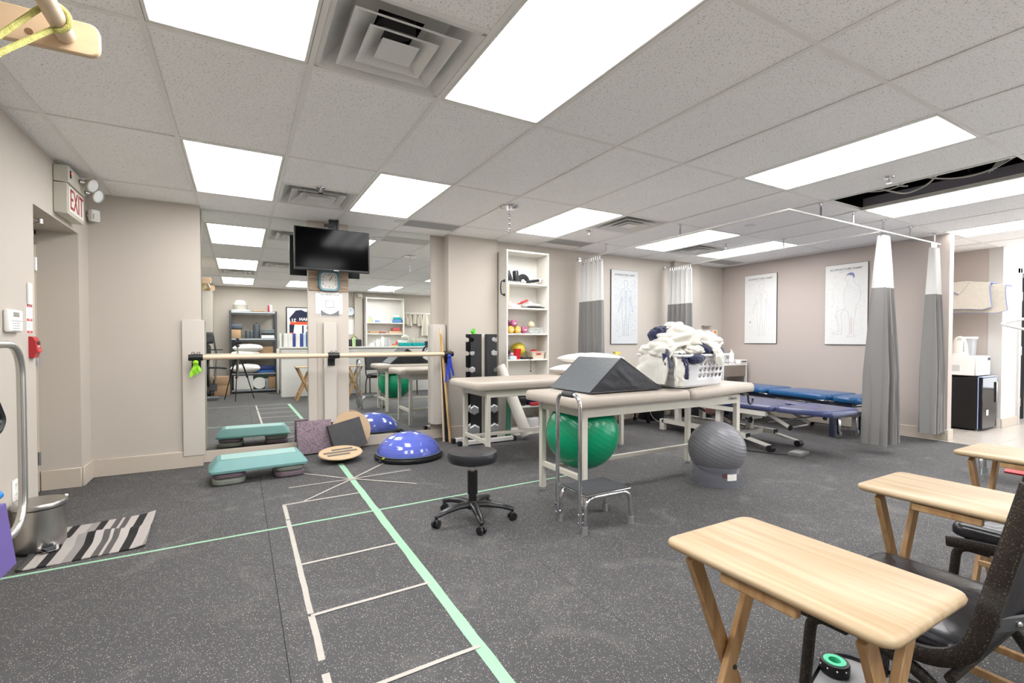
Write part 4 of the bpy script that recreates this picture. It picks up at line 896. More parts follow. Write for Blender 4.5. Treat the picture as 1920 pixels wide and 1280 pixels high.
# pillows
def pillow(lab, loc, rz, w=.62, l=.42, h=.075):
    b = BM(); n = 26
    def f(sg):
        G = []
        for i in range(n+1):
            for j in range(n+1):
                u, v = i/n*2-1, j/n*2-1; e = (1-abs(u)**2.6)*(1-abs(v)**2.6); px = u*w/2*(1-.06*(1-abs(v))*abs(u)**3*-1-.05*v*v*0); G.append(b.verts.new((u*w/2*(1-.05*(1-v*v)), v*l/2*(1-.05*(1-u*u)), h+sg*h*(max(0, e)**.45)+.008*nz(u*3+loc[0], v*3)*e)))
        for i in range(n):
            for j in range(n): b.faces.new((G[i*(n+1)+j], G[(i+1)*(n+1)+j], G[(i+1)*(n+1)+j+1], G[i*(n+1)+j+1]))
    f(1); f(-1); bmesh.ops.remove_doubles(b, verts=b.verts, dist=1e-4)
    return tag(obj('pillow', b, PILLOW, loc=loc, rz=rz), lab, 'pillow')
pillow('white pillow lying directly on the rear treatment table', (3.32, 4.24, .785), .1, .66, .42, .062)
pillow('white pillow stacked uppermost on the rear treatment table', (3.44, 4.26, .898), -.05, .66, .42, .062)
def spray(lab, loc, cm, tm, body=WHITE, h=.19):
    t = thing('spray_bottle', lab, 'bottle', loc)
    b = BM(); lathe(b, [(0, 0), (.036, 0), (.038, .01), (.038, h*.6), (.02, h*.85), (.014, h), (0, h)], n=18); obj('bottle_body', b, body, t)
    b = BM(); cyl(b, (0, 0, h-.01), (0, 0, h+.02), .016, 12); prism(b, [(-.03, h+.02), (-.02, h+.055), (.045, h+.05), (.05, h+.035), (.02, h+.025)], -.012, .012, 'xz'); obj('spray_head', b, cm, t)
    b = BM(); tube(b, [(-.02, 0, h+.045), (-.045, 0, h+.05), (-.05, 0, h+.035)], .006, 6); tube(b, [(-.022, 0, h+.03), (-.035, 0, h+.005), (-.05, 0, h-.01)], .006, 6); obj('trigger', b, tm, t)
spray('spray bottle with yellow head and green trigger beyond the white pillows', (3.73, 4.15, .792), mat('yellow plastic', 'e0cf55', .4), mat('dark green plastic', '1f5a35', .4), mat('milky green bottle', 'a9c2ae', .3))
def bottle(name, lab, loc, r, h, m, capm, pump=True, g=None, cat='bottle'):
    t = thing(name, lab, cat, loc, 0, g)
    b = BM(); lathe(b, [(0, 0), (r, 0), (r*1.03, h*.05), (r*1.03, h*.7), (r*.5, h*.82), (r*.35, h*.86), (0, h*.86)], n=16); obj('bottle_body', b, m, t)
    b = BM(); cyl(b, (0, 0, h*.84), (0, 0, h*.93), r*.42, 10)
    if pump: cyl(b, (0, 0, h*.9), (0, 0, h), r*.12, 6); bx(b, (-r*.4, 0, h), (r*1.3, r*.4, h*.035), .001)
    obj('cap', b, capm, t); return t
CLEARB = mat('translucent bottle', 'dfe5ea', .2, trans=.3)
bottle('lotion_bottle', 'small white lotion bottle between the wedge and the laundry basket', (3.72, 4.42, .795), .03, .19, CLEARB, WHITE)
# laundry basket
t = thing('laundry_basket', 'white plastic laundry basket with round holes heaped with towels', 'basket', (3.25, 2.80, .792), .10)
BW = mat('white basket plastic', 'dcdcdf', .35, var=.01); b = BM()
W0, L0, W1, L1, H = .60, .36, .66, .42, .25
def basket_wall(b, axis, s):
    L0_, L1_, D0, D1 = (W0, W1, L0, L1) if axis == 'x' else (L0, L1, W0, W1)
    n = 33 if axis == 'x' else 20; m = 15; V = []
    for i in range(n+1):
        V.append([])
        for j in range(m+1):
            f = j/m; z = H*f; L_ = L0_+(L1_-L0_)*f; D = D0+(D1-D0)*f; x = (i/n-.5)*L_; c = .5*D; r = .05; ex = max(0, abs(x)-(L_/2-r)); c2 = c-(r-math.sqrt(max(0, r*r-ex*ex))) if ex > 0 else c
            p = (x, s*c2, z) if axis == 'x' else (s*c2, x, z); V[i].append(b.verts.new(p))
    holes = set()
    cols = (range(4, n-4, 3) if axis == 'x' else range(3, n-3, 3))
    for ci in cols:
        if axis == 'x' and abs(ci-8) < 3 : continue
        for rj in (4, 7, 10):
            holes |= {(ci, rj), (ci, rj+1), (ci+1, rj), (ci+1, rj+1)}
    F = []
    for i in range(n):
        for j in range(m):
            if (i, j) not in holes: F.append(b.faces.new((V[i][j], V[i+1][j], V[i+1][j+1], V[i][j+1])))
    # round the square holes
    for ci in cols:
        if axis == 'x' and abs(ci-8) < 3: continue
        for rj in (4, 7, 10):
            cen = sum((V[ci+a][rj+c].co for a in (0, 2) for c in (0, 2)), Vector())/4
            for a in (0, 2):
                for c in (0, 2): v = V[ci+a][rj+c]; v.co = cen+(v.co-cen)*.78
basket_wall(b, 'x', -1); basket_wall(b, 'x', 1); basket_wall(b, 'y', -1); basket_wall(b, 'y', 1)
bmesh.ops.remove_doubles(b, verts=b.verts, dist=.004)
pl = rrect(W0, L0, .05, 5); b.faces.new([b.verts.new((x, y, .002)) for x, y in pl])
o = obj('basket_body', b, BW, t); md = o.modifiers.new('s', 'SOLIDIFY'); md.thickness = .004
b = BM(); A = rrect(W1+.03, L1+.03, .06, 6); tube(b, [(x, y, H) for x, y in A], .012, 6, True, rr=None); obj('rim', b, BW, t)
# towels heaped in basket
def crumple(name, lab, loc, s, m, seed, a=.35, f=2.2, rz=0, n=5):
    b = BM(); q = BM(); bmesh.ops.create_icosphere(q, subdivisions=n, radius=1)
    for v in q.verts:
        d = v.co.copy(); w_ = d*f*.42+Vector((seed*3.1, seed*1.7, seed)); w_ = w_+Vector((noise.noise(w_*1.3), noise.noise(w_*1.3+Vector((9, 0, 0))), noise.noise(w_*1.3+Vector((0, 9, 0)))))*.5
        r1 = abs(noise.noise(w_*1.4)); r2 = abs(noise.noise(w_*3.0+Vector((4, 4, 4)))); k = .92+a*(1.1*min(.5, r1)-.22)+a*.22*(min(.4, r2)-.15)
        v.co = Vector((d.x*s[0]*k, d.y*s[1]*k, d.z*s[2]*k))
    merge(b, q); return tag(obj(name, b, m, loc=loc, rz=rz, ang=80), lab, 'towel')
def drape(name, lab, path, wd, m, seed, side=(0, 1, 0), th=.012, fold=.02, taper=1.0):
    P = [Vector(p) for p in fillet(path, .06, 4)]; b = BM(); n = len(P)-1; sd = Vector(side).normalized()
    def f(u, v):
        k = min(n-1, int(u*n)); t_ = u*n-k; p = P[k].lerp(P[k+1], t_); d = (P[k+1]-P[k]).normalized(); nn = d.cross(sd).normalized(); ww = wd*(1-(1-taper)*u)
        return p+sd*(v-.5)*ww*(1+.12*nz(u*5, seed))+nn*(fold*math.sin(v*9+seed+2*nz(u*4, seed))*(.5+.5*u)+.012*nz(u*9, v*9, seed))
    sheet(b, f, n*2 if n < 20 else n, 16, th); return tag(obj(name, b, m, ang=80), lab, 'towel')
bx0, by0, bz = 3.25, 2.80, .792
crumple('white_towel', 'big white towel bunched across the top of the laundry heap', (bx0-.02, by0+.02, bz+.36), (.27, .19, .14), TERRY, 1, .45, 2.4)
crumple('white_towel', 'white towel bunched over the left end of the laundry heap', (bx0-.24, by0-.0, bz+.28), (.16, .20, .11), TERRY, 2, .45, 2.2)
crumple('white_towel', 'white towel bunched at the right end of the laundry heap', (bx0+.20, by0-.02, bz+.33), (.16, .18, .12), TERRY, 3, .5, 2.6)
crumple('white_towel', 'white towel poking up as the peak of the laundry heap', (bx0-.03, by0+.06, bz+.455), (.13, .10, .075), TERRY, 5, .5, 2.0)
crumple('navy_towel', 'navy towel showing at the upper left of the laundry heap', (bx0-.17, by0+.08, bz+.405), (.13, .09, .09), NAVY, 6, .45, 2.0)
crumple('navy_towel', 'navy towel tucked under the white towels at the front centre of the basket', (bx0+.07, by0-.14, bz+.285), (.13, .08, .06), NAVY, 7, .35, 2.4)
crumple('navy_towel', 'navy towel bulging over the front rim of the basket', (bx0-.13, by0-.235, bz+.225), (.10, .055, .045), NAVY, 8, .25, 1.6)
crumple('navy_towel', 'small navy towel corner at the right end of the laundry heap', (bx0+.265, by0-.13, bz+.275), (.05, .06, .05), NAVY, 9, .3, 2)
crumple('white_towel', 'white towel knotted above the navy one at the front of the basket', (bx0-.12, by0-.19, bz+.285), (.10, .08, .05), TERRY, 11, .5, 2.4)
crumple('white_towel', 'white towel roll sticking out past the right rim of the basket', (bx0+.36, by0+.10, bz+.275), (.13, .06, .045), TERRY, 12, .35, 2.2)
drape('white_towel', 'white towel hanging over the front rim of the basket', [(bx0+.10, by0-.05, bz+.40), (bx0+.13, by0-.20, bz+.34), (bx0+.14, by0-.25, bz+.26), (bx0+.15, by0-.255, bz+.165)], .13, TERRY, 3, (1, 0, 0), .014, .012, .75)
drape('white_towel', 'white towel sliding down the left end of the basket', [(bx0-.12, by0-.03, bz+.36), (bx0-.30, by0-.03, bz+.32), (bx0-.385, by0-.03, bz+.20), (bx0-.40, by0-.02, bz+.03)], .34, TERRY, 5, (0, 1, 0), .014, .018)
drape('navy_towel', 'navy towel strip hanging down the front left corner of the basket', [(bx0-.22, by0-.12, bz+.30), (bx0-.265, by0-.245, bz+.24), (bx0-.27, by0-.262, bz+.16), (bx0-.265, by0-.262, bz+.07)], .09, NAVY, 2, (1, .3, 0), .012, .010, .6)
drape('navy_towel', 'navy towel folded over the left corner rim of the basket', [(bx0-.27, by0-.02, bz+.32), (bx0-.36, by0-.14, bz+.27), (bx0-.395, by0-.21, bz+.16)], .16, NAVY, 4, (.4, 1, 0), .014, .014, .7)
drape('white_towel', 'white towel strip hanging between the navy towels at the left front corner', [(bx0-.24, by0-.16, bz+.29), (bx0-.315, by0-.25, bz+.20), (bx0-.34, by0-.262, bz+.08), (bx0-.345, by0-.262, bz+.02)], .12, TERRY, 8, (1, -.2, 0), .014, .012, .7)
# exercise balls
GB = mat('green ball vinyl', '0c8d63', .22, var=.03); R = .272
def ribbed(b, R, n, d, M=None):
    prof = [(0, -R)]
    for k in range(1, 96):
        a = -PI/2+PI*k/96; q = 1-d*(.5-.5*math.cos(2*PI*n*k/96))**3 if abs(a) < 1.35 else 1; prof.append((R*q*math.cos(a), R*q*math.sin(a)))
    prof.append((0, R)); lathe(b, prof, n=64, M=M)
t = thing('exercise_ball', 'large glossy green exercise ball wedged under the front treatment table', 'ball', (2.245, 2.875, .468))
b = BM(); ribbed(b, R, 24, .004, rotm((.4, .5, 0))); obj('ball_skin', b, GB, t)
d_ = Vector((-.52, -.78, .36)).normalized()
b = BM(); tube(b, [(.265*math.sin(a)*math.cos(.62), -.2655*math.cos(a)*math.cos(.62), .2655*math.sin(.62)+.006*math.sin(a*40)) for a in [.15+k*.02 for k in range(24)]], .004, 4); obj('dark_print', b, mat('dark green print', '0a2f22', .5), t)
R = .222
t = thing('exercise_ball', 'silver grey ribbed exercise ball sitting on a clear ring', 'ball', (3.40, 2.58, .275))
b = BM(); ribbed(b, R, 24, .009, rotm((.35, .25, 0))); obj('ball_skin', b, mat('silver grey vinyl', '75757a', .33, var=.02), t)
t = thing('ball_ring', 'clear plastic ring stand holding the grey ball', 'stand', (3.40, 2.58, 0))
b = BM(); lathe(b, [(.185, 0), (.187, .155)], n=48); obj('ring_wall', b, mat('smoky clear plastic', '8d8f9e', .08, trans=.0, alpha=.45, spec=.6), t)
a0 = -PI/2-.42
for a, w_, h_, z, m, nm in ((a0-.18, .035, .035, .10, mat('brown label', '5b3a38', .6), 'brown_label'), (a0+.16, .085, .05, .085, PAPER, 'white_label')):
    b = BM(); sheet(b, lambda u, v: (.1885*math.cos(a+(u-.5)*w_/.1885), .1885*math.sin(a+(u-.5)*w_/.1885), z+(v-.5)*h_), 6, 1, .001); obj(nm, b, m, t)
t = thing('exercise_ball', 'red exercise ball peeking out beyond the green ball', 'ball', (3.80, 4.77, .24)) 
b = BM(); ribbed(b, .24, 20, .008); obj('ball_skin', b, mat('red ball vinyl', 'c21f30', .3), t)
# step stool with handle
def step_stool(lab, loc, rz, handle=True):
    t = thing('step_stool', lab, 'step stool', loc, rz)
    b = BM(); bx(b, (0, 0, .225), (.36, .27, .014), .006, None, 2); obj('step_plate', b, CHROME, t)
    b = BM(); bx(b, (0, 0, .2335), (.345, .255, .004), .002); obj('rubber_mat', b, mat('step rubber', '3f4044', .85, var=.1, vs=30, bump=.5, bs=200), t)
    for x in (-.155, .155):
        pass
    for sy in (-1, 1):
        P = fillet([(-.185, sy*.125, .02), (-.175, sy*.125, .21), (.175, sy*.125, .21), (.185, sy*.125, .02)], .07, 6); b = BM(); tube(b, P, .0125, 12); lg = obj('leg', b, CHROME, t)
        for x in (-.185, .185):
            b = BM(); lathe(b, [(0, 0), (.020, 0), (.018, .045), (.0, .045)], (x, sy*.125, 0), 14); obj('rubber_tip', b, GREY, lg)
    if handle:
        x = -.213; P = fillet([(x, -.115, .05), (x-.0, -.115, .83), (x-.0, .115, .83), (x, .115, .05)], .075, 8); b = BM(); tube(b, P, .0125, 14); hr = obj('hand_rail', b, CHROME, t)
        b = BM(); cyl(b, (x, -.05, .83), (x, .05, .83), .019, 14); obj('foam_grip', b, mat('grey foam', '4c4d4f', .85), hr)
        b = BM()
        for sy in (-1, 1):
            for z in (.07, .12): cyl(b, (x-.016, sy*.115, z), (x+.03, sy*.122, z), .007, 8)
        obj('bolt', b, CHROME, hr)
    return t
step_stool('chrome step stool with tall hand rail at the end of the front table', (1.968, 2.385, 0), 0)
step_stool('low chrome step stool cropped by the right picture edge', (5.56, 1.44, 0), .2, False)
# rolling stool
t = thing('rolling_stool', 'black round rolling stool with five-star base', 'stool', (1.305, 2.815, 0))
b = BM(); lathe(b, [(0, .375), (.135, .375), (.157, .385), (.163, .405), (.163, .43), (.157, .445), (.13, .452), (0, .456)], n=44); obj('seat', b, VINYLK, t)
b = BM(); lathe(b, [(0, .35), (.05, .355), (.07, .376), (0, .376)], n=20); cyl(b, (0, 0, .30), (0, 0, .36), .014, 12); obj('gas_lift', b, CHROME, t)
b = BM(); cyl(b, (0, 0, .17), (0, 0, .315), .033, 20); cyl(b, (0, 0, .09), (0, 0, .17), .026, 20); obj('column_cover', b, BLACK, t)
STB = mat('satin black nylon', '1e1e21', .3)
b = BM(); lathe(b, [(0, .07), (.04, .075), (.045, .10), (.03, .125), (0, .125)], n=20)
for k in range(5):
    a = -PI/2-.23+k*2*PI/5; c, s = math.cos(a), math.sin(a)
    tube(b, [(c*.02, s*.02, .10), (c*.10, s*.10, .103), (c*.19, s*.19, .09), (c*.255, s*.255, .072), (c*.268, s*.268, .066)], .02, 10, rr=[(.03, .022), (.028, .02), (.024, .017), (.02, .014), (.012, .010)])
obj('star_base', b, STB, t)
for k in range(5):
    a = -PI/2-.23+k*2*PI/5; c, s = math.cos(a)*.258, math.sin(a)*.258; b = BM(); cyl(b, (c, s, .04), (c, s, .07), .008, 8); px, py = -math.sin(a+.6), math.cos(a+.6)
    for q in (-1, 1): cyl(b, (c+px*.006*q, s+py*.006*q, .0245), (c+px*.022*q, s+py*.022*q, .0245), .0245, 16)
    bx(b, (c, s, .045), (.03, .03, .016), .006); obj('caster', b, STB, t)
# ================================================================== CURTAINS AND TRACK
NET = mat('white curtain net', 'e2e1df', .9, var=.01, alpha=.9); FAB = mat('grey woven curtain', '898786', .95, var=.06, vs=60, stretch=(1, 1, 12), bump=.3, bs=180)
ZT = 2.28
TRK = mat('white track', 'dcdad6', .35, .2)
t = thing('curtain_track', 'white L-shaped ceiling curtain track with chrome hangers', 'curtain track', (4.09, 2.41, ZT))
b = BM(); bb(b, -.012, 7.10-4.09, -.009, .009, -.006, .008, .002); obj('rail', b, TRK, t)
b = BM(); bb(b, -.009, .009, 0, 5.325-2.41, -.006, .008, .002); obj('rail', b, TRK, t)
b = BM(); bb(b, 1.66-.009, 1.66+.009, 0.009, 5.325-2.41, -.006, .008, .002); obj('rail', b, TRK, t)
for x, y in ((4.578, 2.41), (5.144, 2.41), (5.746, 2.41), (6.349, 2.41), (6.95, 2.41), (4.09, 3.57), (4.09, 4.76), (5.75, 3.45), (5.75, 4.31)):
    b = BM(); bx(b, (x-4.09, y-2.41, CEIL-ZT-.006), (.06, .025, .006)); bx(b, (x-4.09, y-2.41, (CEIL-ZT)/2), (.016, .010, CEIL-ZT-.01)); obj('hanger', b, CHROME, t)
b = BM()
for x in (0, 1.66): cyl(b, (x, 5.305-2.41, 0), (x, 5.328-2.41, 0), .028, 14)
obj('wall_flange', b, CHROME, t)
def curtain(lab, c, d, wt, wb_, at, ab, n, z0, zs_, zt, ph=0, sp=0):
    """bundle centred c, running along d; widths / amplitudes at top and bottom"""
    t = thing('hospital_curtain', lab, 'curtain', (c[0], c[1], 0)); d = Vector(d).normalized(); q = Vector((-d.y, d.x, 0)); d = Vector((d.x, d.y, 0))
    def f(z0_, z1_):
        def g(u, v):
            z = z1_+(z0_-z1_)*v; h = (zt-z)/(zt-z0); w_ = wt+(wb_-wt)*h**.7; a = at+(ab-at)*min(1, h*1.5)
            s = u*2*PI*n+ph+.6*nz(h*1.3, ph)+.5*math.sin(u*5+ph); p = d*((u-.5)*w_+.02*math.sin(2*s)*h)+q*(a*math.sin(s)*(1+.35*nz(u*4, ph)))
            return (p.x, p.y, z+.004*math.sin(u*30)*h)
        return g
    b = BM(); sheet(b, f(z0, zs_), n*16, 26, .003); o = obj('fabric', b, FAB, t, ang=80)
    b = BM(); sheet(b, f(z0, z0+.055), n*16, 2, .006)
    b.free()
    b = BM(); g_ = f(zs_-.0, zt); 
    def net(u, v):
        z = zt+(zs_-zt)*v; h = (zt-z)/(zt-z0); w_ = wt+(wb_-wt)*h**.7; a = at+(ab-at)*min(1, h*1.5); s = u*2*PI*n+ph+.6*nz(h*1.3, ph)+.5*math.sin(u*5+ph); p = d*((u-.5)*w_+.02*math.sin(2*s)*h)+q*(a*math.sin(s)*(1+.35*nz(u*4, ph)))
        return (p.x, p.y, z)
    sheet(b, net, n*16, 12, .002); obj('net_top', b, NET, t, ang=80)
    b = BM()
    for k in range(n*2):
        u = (k+.5)/(n*2); p = d*((u-.5)*wt); tube(b, [(p.x, p.y, zt-.03), (p.x, p.y, ZT-.006)], .003, 5); sphere(b, (p.x, p.y, zt-.018), .008, 8)
    obj('track_hook', b, CHROME, t); return t
curtain('hospital curtain with white net top, nearest the camera on the front track', (5.76, 2.41), (1, 0, 0), .13, .38, .03, .10, 5, .10, 1.70, 2.235, .3)
curtain('hospital curtain at the end of the track against the right wall edge', (6.945, 2.41), (1, 0, 0), .15, .30, .03, .09, 5, .10, 1.69, 2.225, 2.0)
curtain('hospital curtain on the back wall left of the framed chart', (4.09, 5.04), (0, 1, 0), .44, .50, .03, .045, 5, .12, 1.69, 2.225, 1.0)
curtain('hospital curtain on the back wall behind the laundry heap', (5.75, 5.02), (0, 1, 0), .42, .46, .03, .06, 5, .12, 1.715, 2.235, 2.6)
# ================================================================== CHARTS
def figure(t, w, h, R, seed, mode):
    """faint anatomical print made of thin strips; local frame x right, z up, y=-.001"""
    rnd = random.Random(seed); b = BM(); f = BM(); r_ = BM(); bl = BM()
    def ln(bm, pts, wd=.0016):
        if mode == 0: wd *= 1.5
        for p, q in zip(pts, pts[1:]):
            dx, dz = q[0]-p[0], q[1]-p[1]; L = math.hypot(dx, dz)
            if L < 1e-5: continue
            nx, nz_ = -dz/L*wd, dx/L*wd; vs = [bm.verts.new((x, -.0026, z)) for x, z in ((p[0]+nx, p[1]+nz_), (q[0]+nx, q[1]+nz_), (q[0]-nx, q[1]-nz_), (p[0]-nx, p[1]-nz_))]; bm.faces.new(vs)
    s = h/1.09; cx = .02*s if mode != 2 else .04*s
    half = [(0, .40), (.028, .395), (.038, .36), (.03, .32), (.018, .30), (.02, .28), (.075, .262), (.095, .22), (.10, .12), (.125, .02), (.15, -.04), (.14, -.07), (.118, -.03), (.082, .09), (.074, .16), (.066, .05), (.07, -.02), (.075, -.10), (.058, -.24), (.05, -.38), (.06, -.42), (.02, -.42), (.022, -.30), (.015, -.16), (.0, -.09)]
    if mode != 2:
        for sg in (-1, 1): ln(b, [(cx+sg*x*s, z*s) for x, z in half])
        for k in range(26): z = (.25-k*.013)*s; ln(b, [(cx-.018*s*(1+.5*math.sin(k)), z), (cx+.018*s, z+.002)], .001)
        for k in range(8):
            z = (.24-k*.022)*s
            for sg in (-1, 1): ln(f, [(cx, z), (cx+sg*.04*s, z+.006*s), (cx+sg*.06*s, z-.012*s)], .0012)
    else:
        prof = [(.0, .36), (.02, .40), (.06, .42), (.10, .40), (.105, .36), (.09, .31), (.12, .27), (.17, .22), (.185, .12), (.16, .02), (.13, -.02), (.12, -.14), (.10, -.26), (.10, -.38), (.11, -.43), (.02, -.44), (.05, -.40), (.05, -.24), (.03, -.10), (-.02, -.06), (-.10, -.08), (-.12, -.14), (-.09, -.26), (-.08, -.36), (-.16, -.38), (-.17, -.40), (-.05, -.40), (-.04, -.24), (-.06, -.13), (0, -.03), (-.02, .06), (-.02, .18), (.02, .27), (.03, .31), (0, .32), (-.012, .335), (0, .36)]
        ln(b, [(x*s, z*s) for x, z in prof]); 
        pts = [(.0, .385), (.03, .415), (.06, .425), (.10, .41), (.108, .36), (.09, .345), (.085, .375), (.04, .392)]
        vs = [bl.verts.new((x*s, -.0028, z*s)) for x, z in pts]; bl.faces.new(vs)
        for k in range(24): z = (-.18-k*.0098)*s; ln(r_, [(.055*s+.004*math.sin(k*2), z), (.085*s, z+.003)], .0013)
        for k in range(60): x, z = rnd.uniform(-.0, .15)*s, rnd.uniform(-.02, .26)*s; ln(f, [(x, z), (x+rnd.uniform(.01, .03), z+rnd.uniform(-.01, .01))], .001)
    for k in range(170):
        sd = rnd.choice((-1, 1)); x = sd*rnd.uniform(.09, .20)*w/.5; z = rnd.uniform(-.42, .38)*h; ln(f, [(x, z), (x+rnd.uniform(.012, .04), z)], .0014)
    for k in range(60): x = rnd.uniform(-.06, .08)*s; z = rnd.uniform(-.40, .25)*s; ln(f, [(x, z), (x+rnd.uniform(.005, .02), z+rnd.uniform(-.004, .004))], .0011)
    if mode != 1:
        ln(b, [(-.43*w, .20*h), (-.29*w, .20*h), (-.29*w, -.02*h), (-.43*w, -.02*h), (-.43*w, .20*h)], .001) if mode == 2 else None
    obj('printed_outline', b, INKG, t, flat=True)['kind'] = 'stuff'; obj('printed_notes', f, INKF, t, flat=True)['kind'] = 'stuff'
    if mode == 2: obj('printed_red', r_, mat('faint red ink', 'd9a5a0', .8), t, flat=True); obj('printed_hair', bl, mat('violet ink', '8b8db5', .8), t, flat=True)
    else: r_.free(); bl.free()
def chart(lab, loc, rz, w, h, seed, mode):
    global INKG, INKF
    t = thing('framed_chart', lab, 'poster', loc, rz, None)
    b = BM(); bx(b, (0, .008, 0), (w, .014, h), .002); obj('mount_board', b, mat('dark board edge', '3a3735', .5), t)
    b = BM(); bx(b, (.0, -.0002, .001), (w-.008, .0016, h-.008)); obj('print', b, mat('glossy chart paper', 'e2e2e0', .5, var=.005) if mode else mat('dimmed chart paper', 'c6c8c9', .6, var=.005), t)  # back-wall copy of the paper darkened to offset the ceiling light above
    text('lettering', 'ACUPUNCTURE CHART', .040*w/.53*.92, INK, t, (0, -.0028, h*.435), (PI/2, 0, 0), .0002)
    text('lettering', 'MERIDIANS AND POINTS', .015*w/.53, INKG, t, (0, -.0028, h*.405), (PI/2, 0, 0), .0002)
    keep = (INKG, INKF)
    if mode == 0: INKG, INKF = mat('steel blue ink', '7d92a6', .8), mat('pale blue ink', 'a3b0bb', .8)  # blue inks also darkened here against the overexposure
    figure(t, w, h, None, seed, mode)
    INKG, INKF = keep
    if mode == 1: 
        b = BM(); cyl(b, (-.16*w/.53, -.0026, -.30*h*.62), (-.16*w/.53, -.0036, -.30*h*.62), .009, 12); obj('printed_dot', b, INK, t)
chart('framed full-body chart on the back wall between the two hospital curtains', (4.922, 5.312, 1.652), 0, .52, 1.08, 3, 0)
chart('framed skeletal chart with a black dot, on the right wall', (XR-.018, 4.635, 1.66), -PI/2, .535, 1.085, 4, 1)
chart('framed side-view body chart with violet hair, beside the front hospital curtain', (XR-.018, 3.412, 1.652), -PI/2, .53, 1.09, 5, 2)
# ================================================================== HI-LO TABLES
NV = mat('navy vinyl', '3a4166', .24, var=.03, vs=4, bump=.1, bs=14); BV = mat('blue vinyl', '1f5384', .22, var=.03, vs=4, bump=.1, bs=14); WE = mat('white powder coat', 'd9d7cf', .4); DK = mat('dark blue frame', '262b3d', .45)
t = thing('hilo_table', 'navy treatment plinth with face slot on a white lifting frame', 'treatment table', (5.07, 3.6, 0))
# origin y=3.6 ; head end toward -y
for s, l in ((-1, 'l'), (1, 'r')):
    x = s*.255
    b = BM(); prism(b, [(-.58, .05), (-.30, .095), (.86, .095), (.86, .145), (-.34, .145), (-.34, .11), (-.62, .062)], x-.03, x+.03, 'yz'); rl = obj('base_rail', b, WE, t)
    b = BM(); cyl(b, (x-.035, -.60, .035), (x+.035, -.60, .035), .035, 16); obj('roller_foot', b, BLACK, rl)
    b = BM(); bb(b, x-.032, x+.032, -.345, -.335, .10, .148); obj('tube_cap', b, BLACK, rl)
    b = BM(); bb(b, x-.03, x+.03, .83, .90, 0, .14, .004); obj('rear_foot', b, WE, rl)
for y in (-.2, .25, .8):
    b = BM(); bb(b, -.25, .25, y-.025, y+.025, .09, .14); obj('base_crossbar', b, WE, t)
b = BM(); bb(b, -.17, .17, .35, .75, .10, .125); obj('base_plate', b, WE, t)
for x, y in ((-.255, .02), (.10, -.12), (-.255, .62), (.2, .62)):
    b = BM(); bb(b, x-.032, x+.032, y-.032, y+.032, .14, .385, .004); obj('upright_post', b, WE, t)
b = BM(); tube(b, [(-.05, -.15, .16), (-.02, .25, .30)], .022, 10); bx(b, (-.02, .30, .31), (.10, .14, .09), .01); tube(b, [(.12, .1, .13), (.12, .75, .33)], .014, 8); obj('actuator', b, STEEL, t)
b = BM(); bb(b, .10, .30, -.36, -.28, .15, .33, .004) if False else None
bb(b, -.05, .22, -.2, -.12, .26, .345, .004); obj('lift_bracket', b, WE, t)
b = BM()
for s in (-1, 1): bb(b, s*.305-.022, s*.305+.022, -.58, 1.25, .372, .425, .003)
bb(b, -.30, .30, -.46, -.42, .385, .42); bb(b, -.30, .30, 1.2, 1.25, .385, .42); obj('top_frame', b, WE, t)
b = BM(); bx(b, (-.18, -.50, .437), (.12, .06, .02), .003); obj('hinge_plate', b, STEEL, t)
b = BM(); cushion(b, .68, 1.86, .055, .05, .008, (0, .27, .432)); obj('body_cushion', b, NV, t)
b = BM(); cushion(b, .68, .52, .055, .07, .006, (0, -.93, .436), None, 14, lambda f: 1-.40*max(0, -f)); hc = obj('head_cushion', b, NV, t)
b = BM(); tube(b, [(.02, -.62, .492), (.02, -.92, .492)], .035, 12, rr=[(.035, .010)]*2); sphere(b, (.02, -.62, .492), .035, 12, (1, 1, .28)); sphere(b, (.02, -.92, .492), .035, 12, (1, 1, .28)); obj('face_slot', b, mat('slot vinyl', '3b4068', .4), hc)
for s in (-1, 1):
    b = BM(); x = s*.20; tube(b, [(x, -.48, .41), (x, -.76, .275)], .024, 4, rr=[(.03, .022)]*2); obj('armrest_bar', b, WE, t)
    b = BM(); cyl(b, (x, -.755, .278), (x, -.78, .266), .028, 4); obj('bar_cap', b, BLACK, t)
b = BM(); tube(b, [(-.20, -.75, .27), (.20, -.75, .27)], .012, 8); tube(b, [(-.22, -.55, .30), (.05, -1.0, .42)], .008, 6); obj('head_linkage', b, STEEL, t)
for (kx, ky, kz, ky2) in ((-.04, -1.02, .405, -.99), (-.245, -.36, .30, -.30)):
    b = BM()
    for k in range(5): a = 2*PI*k/5; sphere(b, (kx+.022*math.cos(a), ky, kz+.022*math.sin(a)), .015, 8)
    cyl(b, (kx, ky, kz), (kx, ky2, kz+.01), .01, 8); obj('star_knob', b, BLACK, t)
t = thing('hilo_table', 'bright blue three-section plinth on dark legs with casters along the right wall', 'treatment table', (6.48, 3.72, 0), -.13)
for y0, y1, n_ in ((-1.0, -.69, 'foot_cushion'), (-.655, .185, 'seat_cushion'), (.22, 1.05, 'back_cushion')):
    b = BM(); cushion(b, .64, y1-y0, .065, .10, .016, (0, (y0+y1)/2, .445)); obj(n_, b, BV, t)
b = BM()
for s in (-1, 1): bb(b, s*.24-.02, s*.24+.02, -.92, 1.0, .385, .435, .003)
for y in (-.9, -.3, .3, .95): bb(b, -.24, .24, y-.02, y+.02, .39, .43)
obj('top_frame', b, DK, t)
for c_, s_ in (((-.31, -.6, .44), (.025, .12, .012)), ((-.31, .22, .44), (.025, .14, .012)), ((-.28, -.2, .40), (.02, .5, .014)), ((-.1, -.9, .42), (.25, .1, .012))):
    b = BM(); bx(b, c_, s_, .002); obj('chrome_trim', b, CHROME, t)
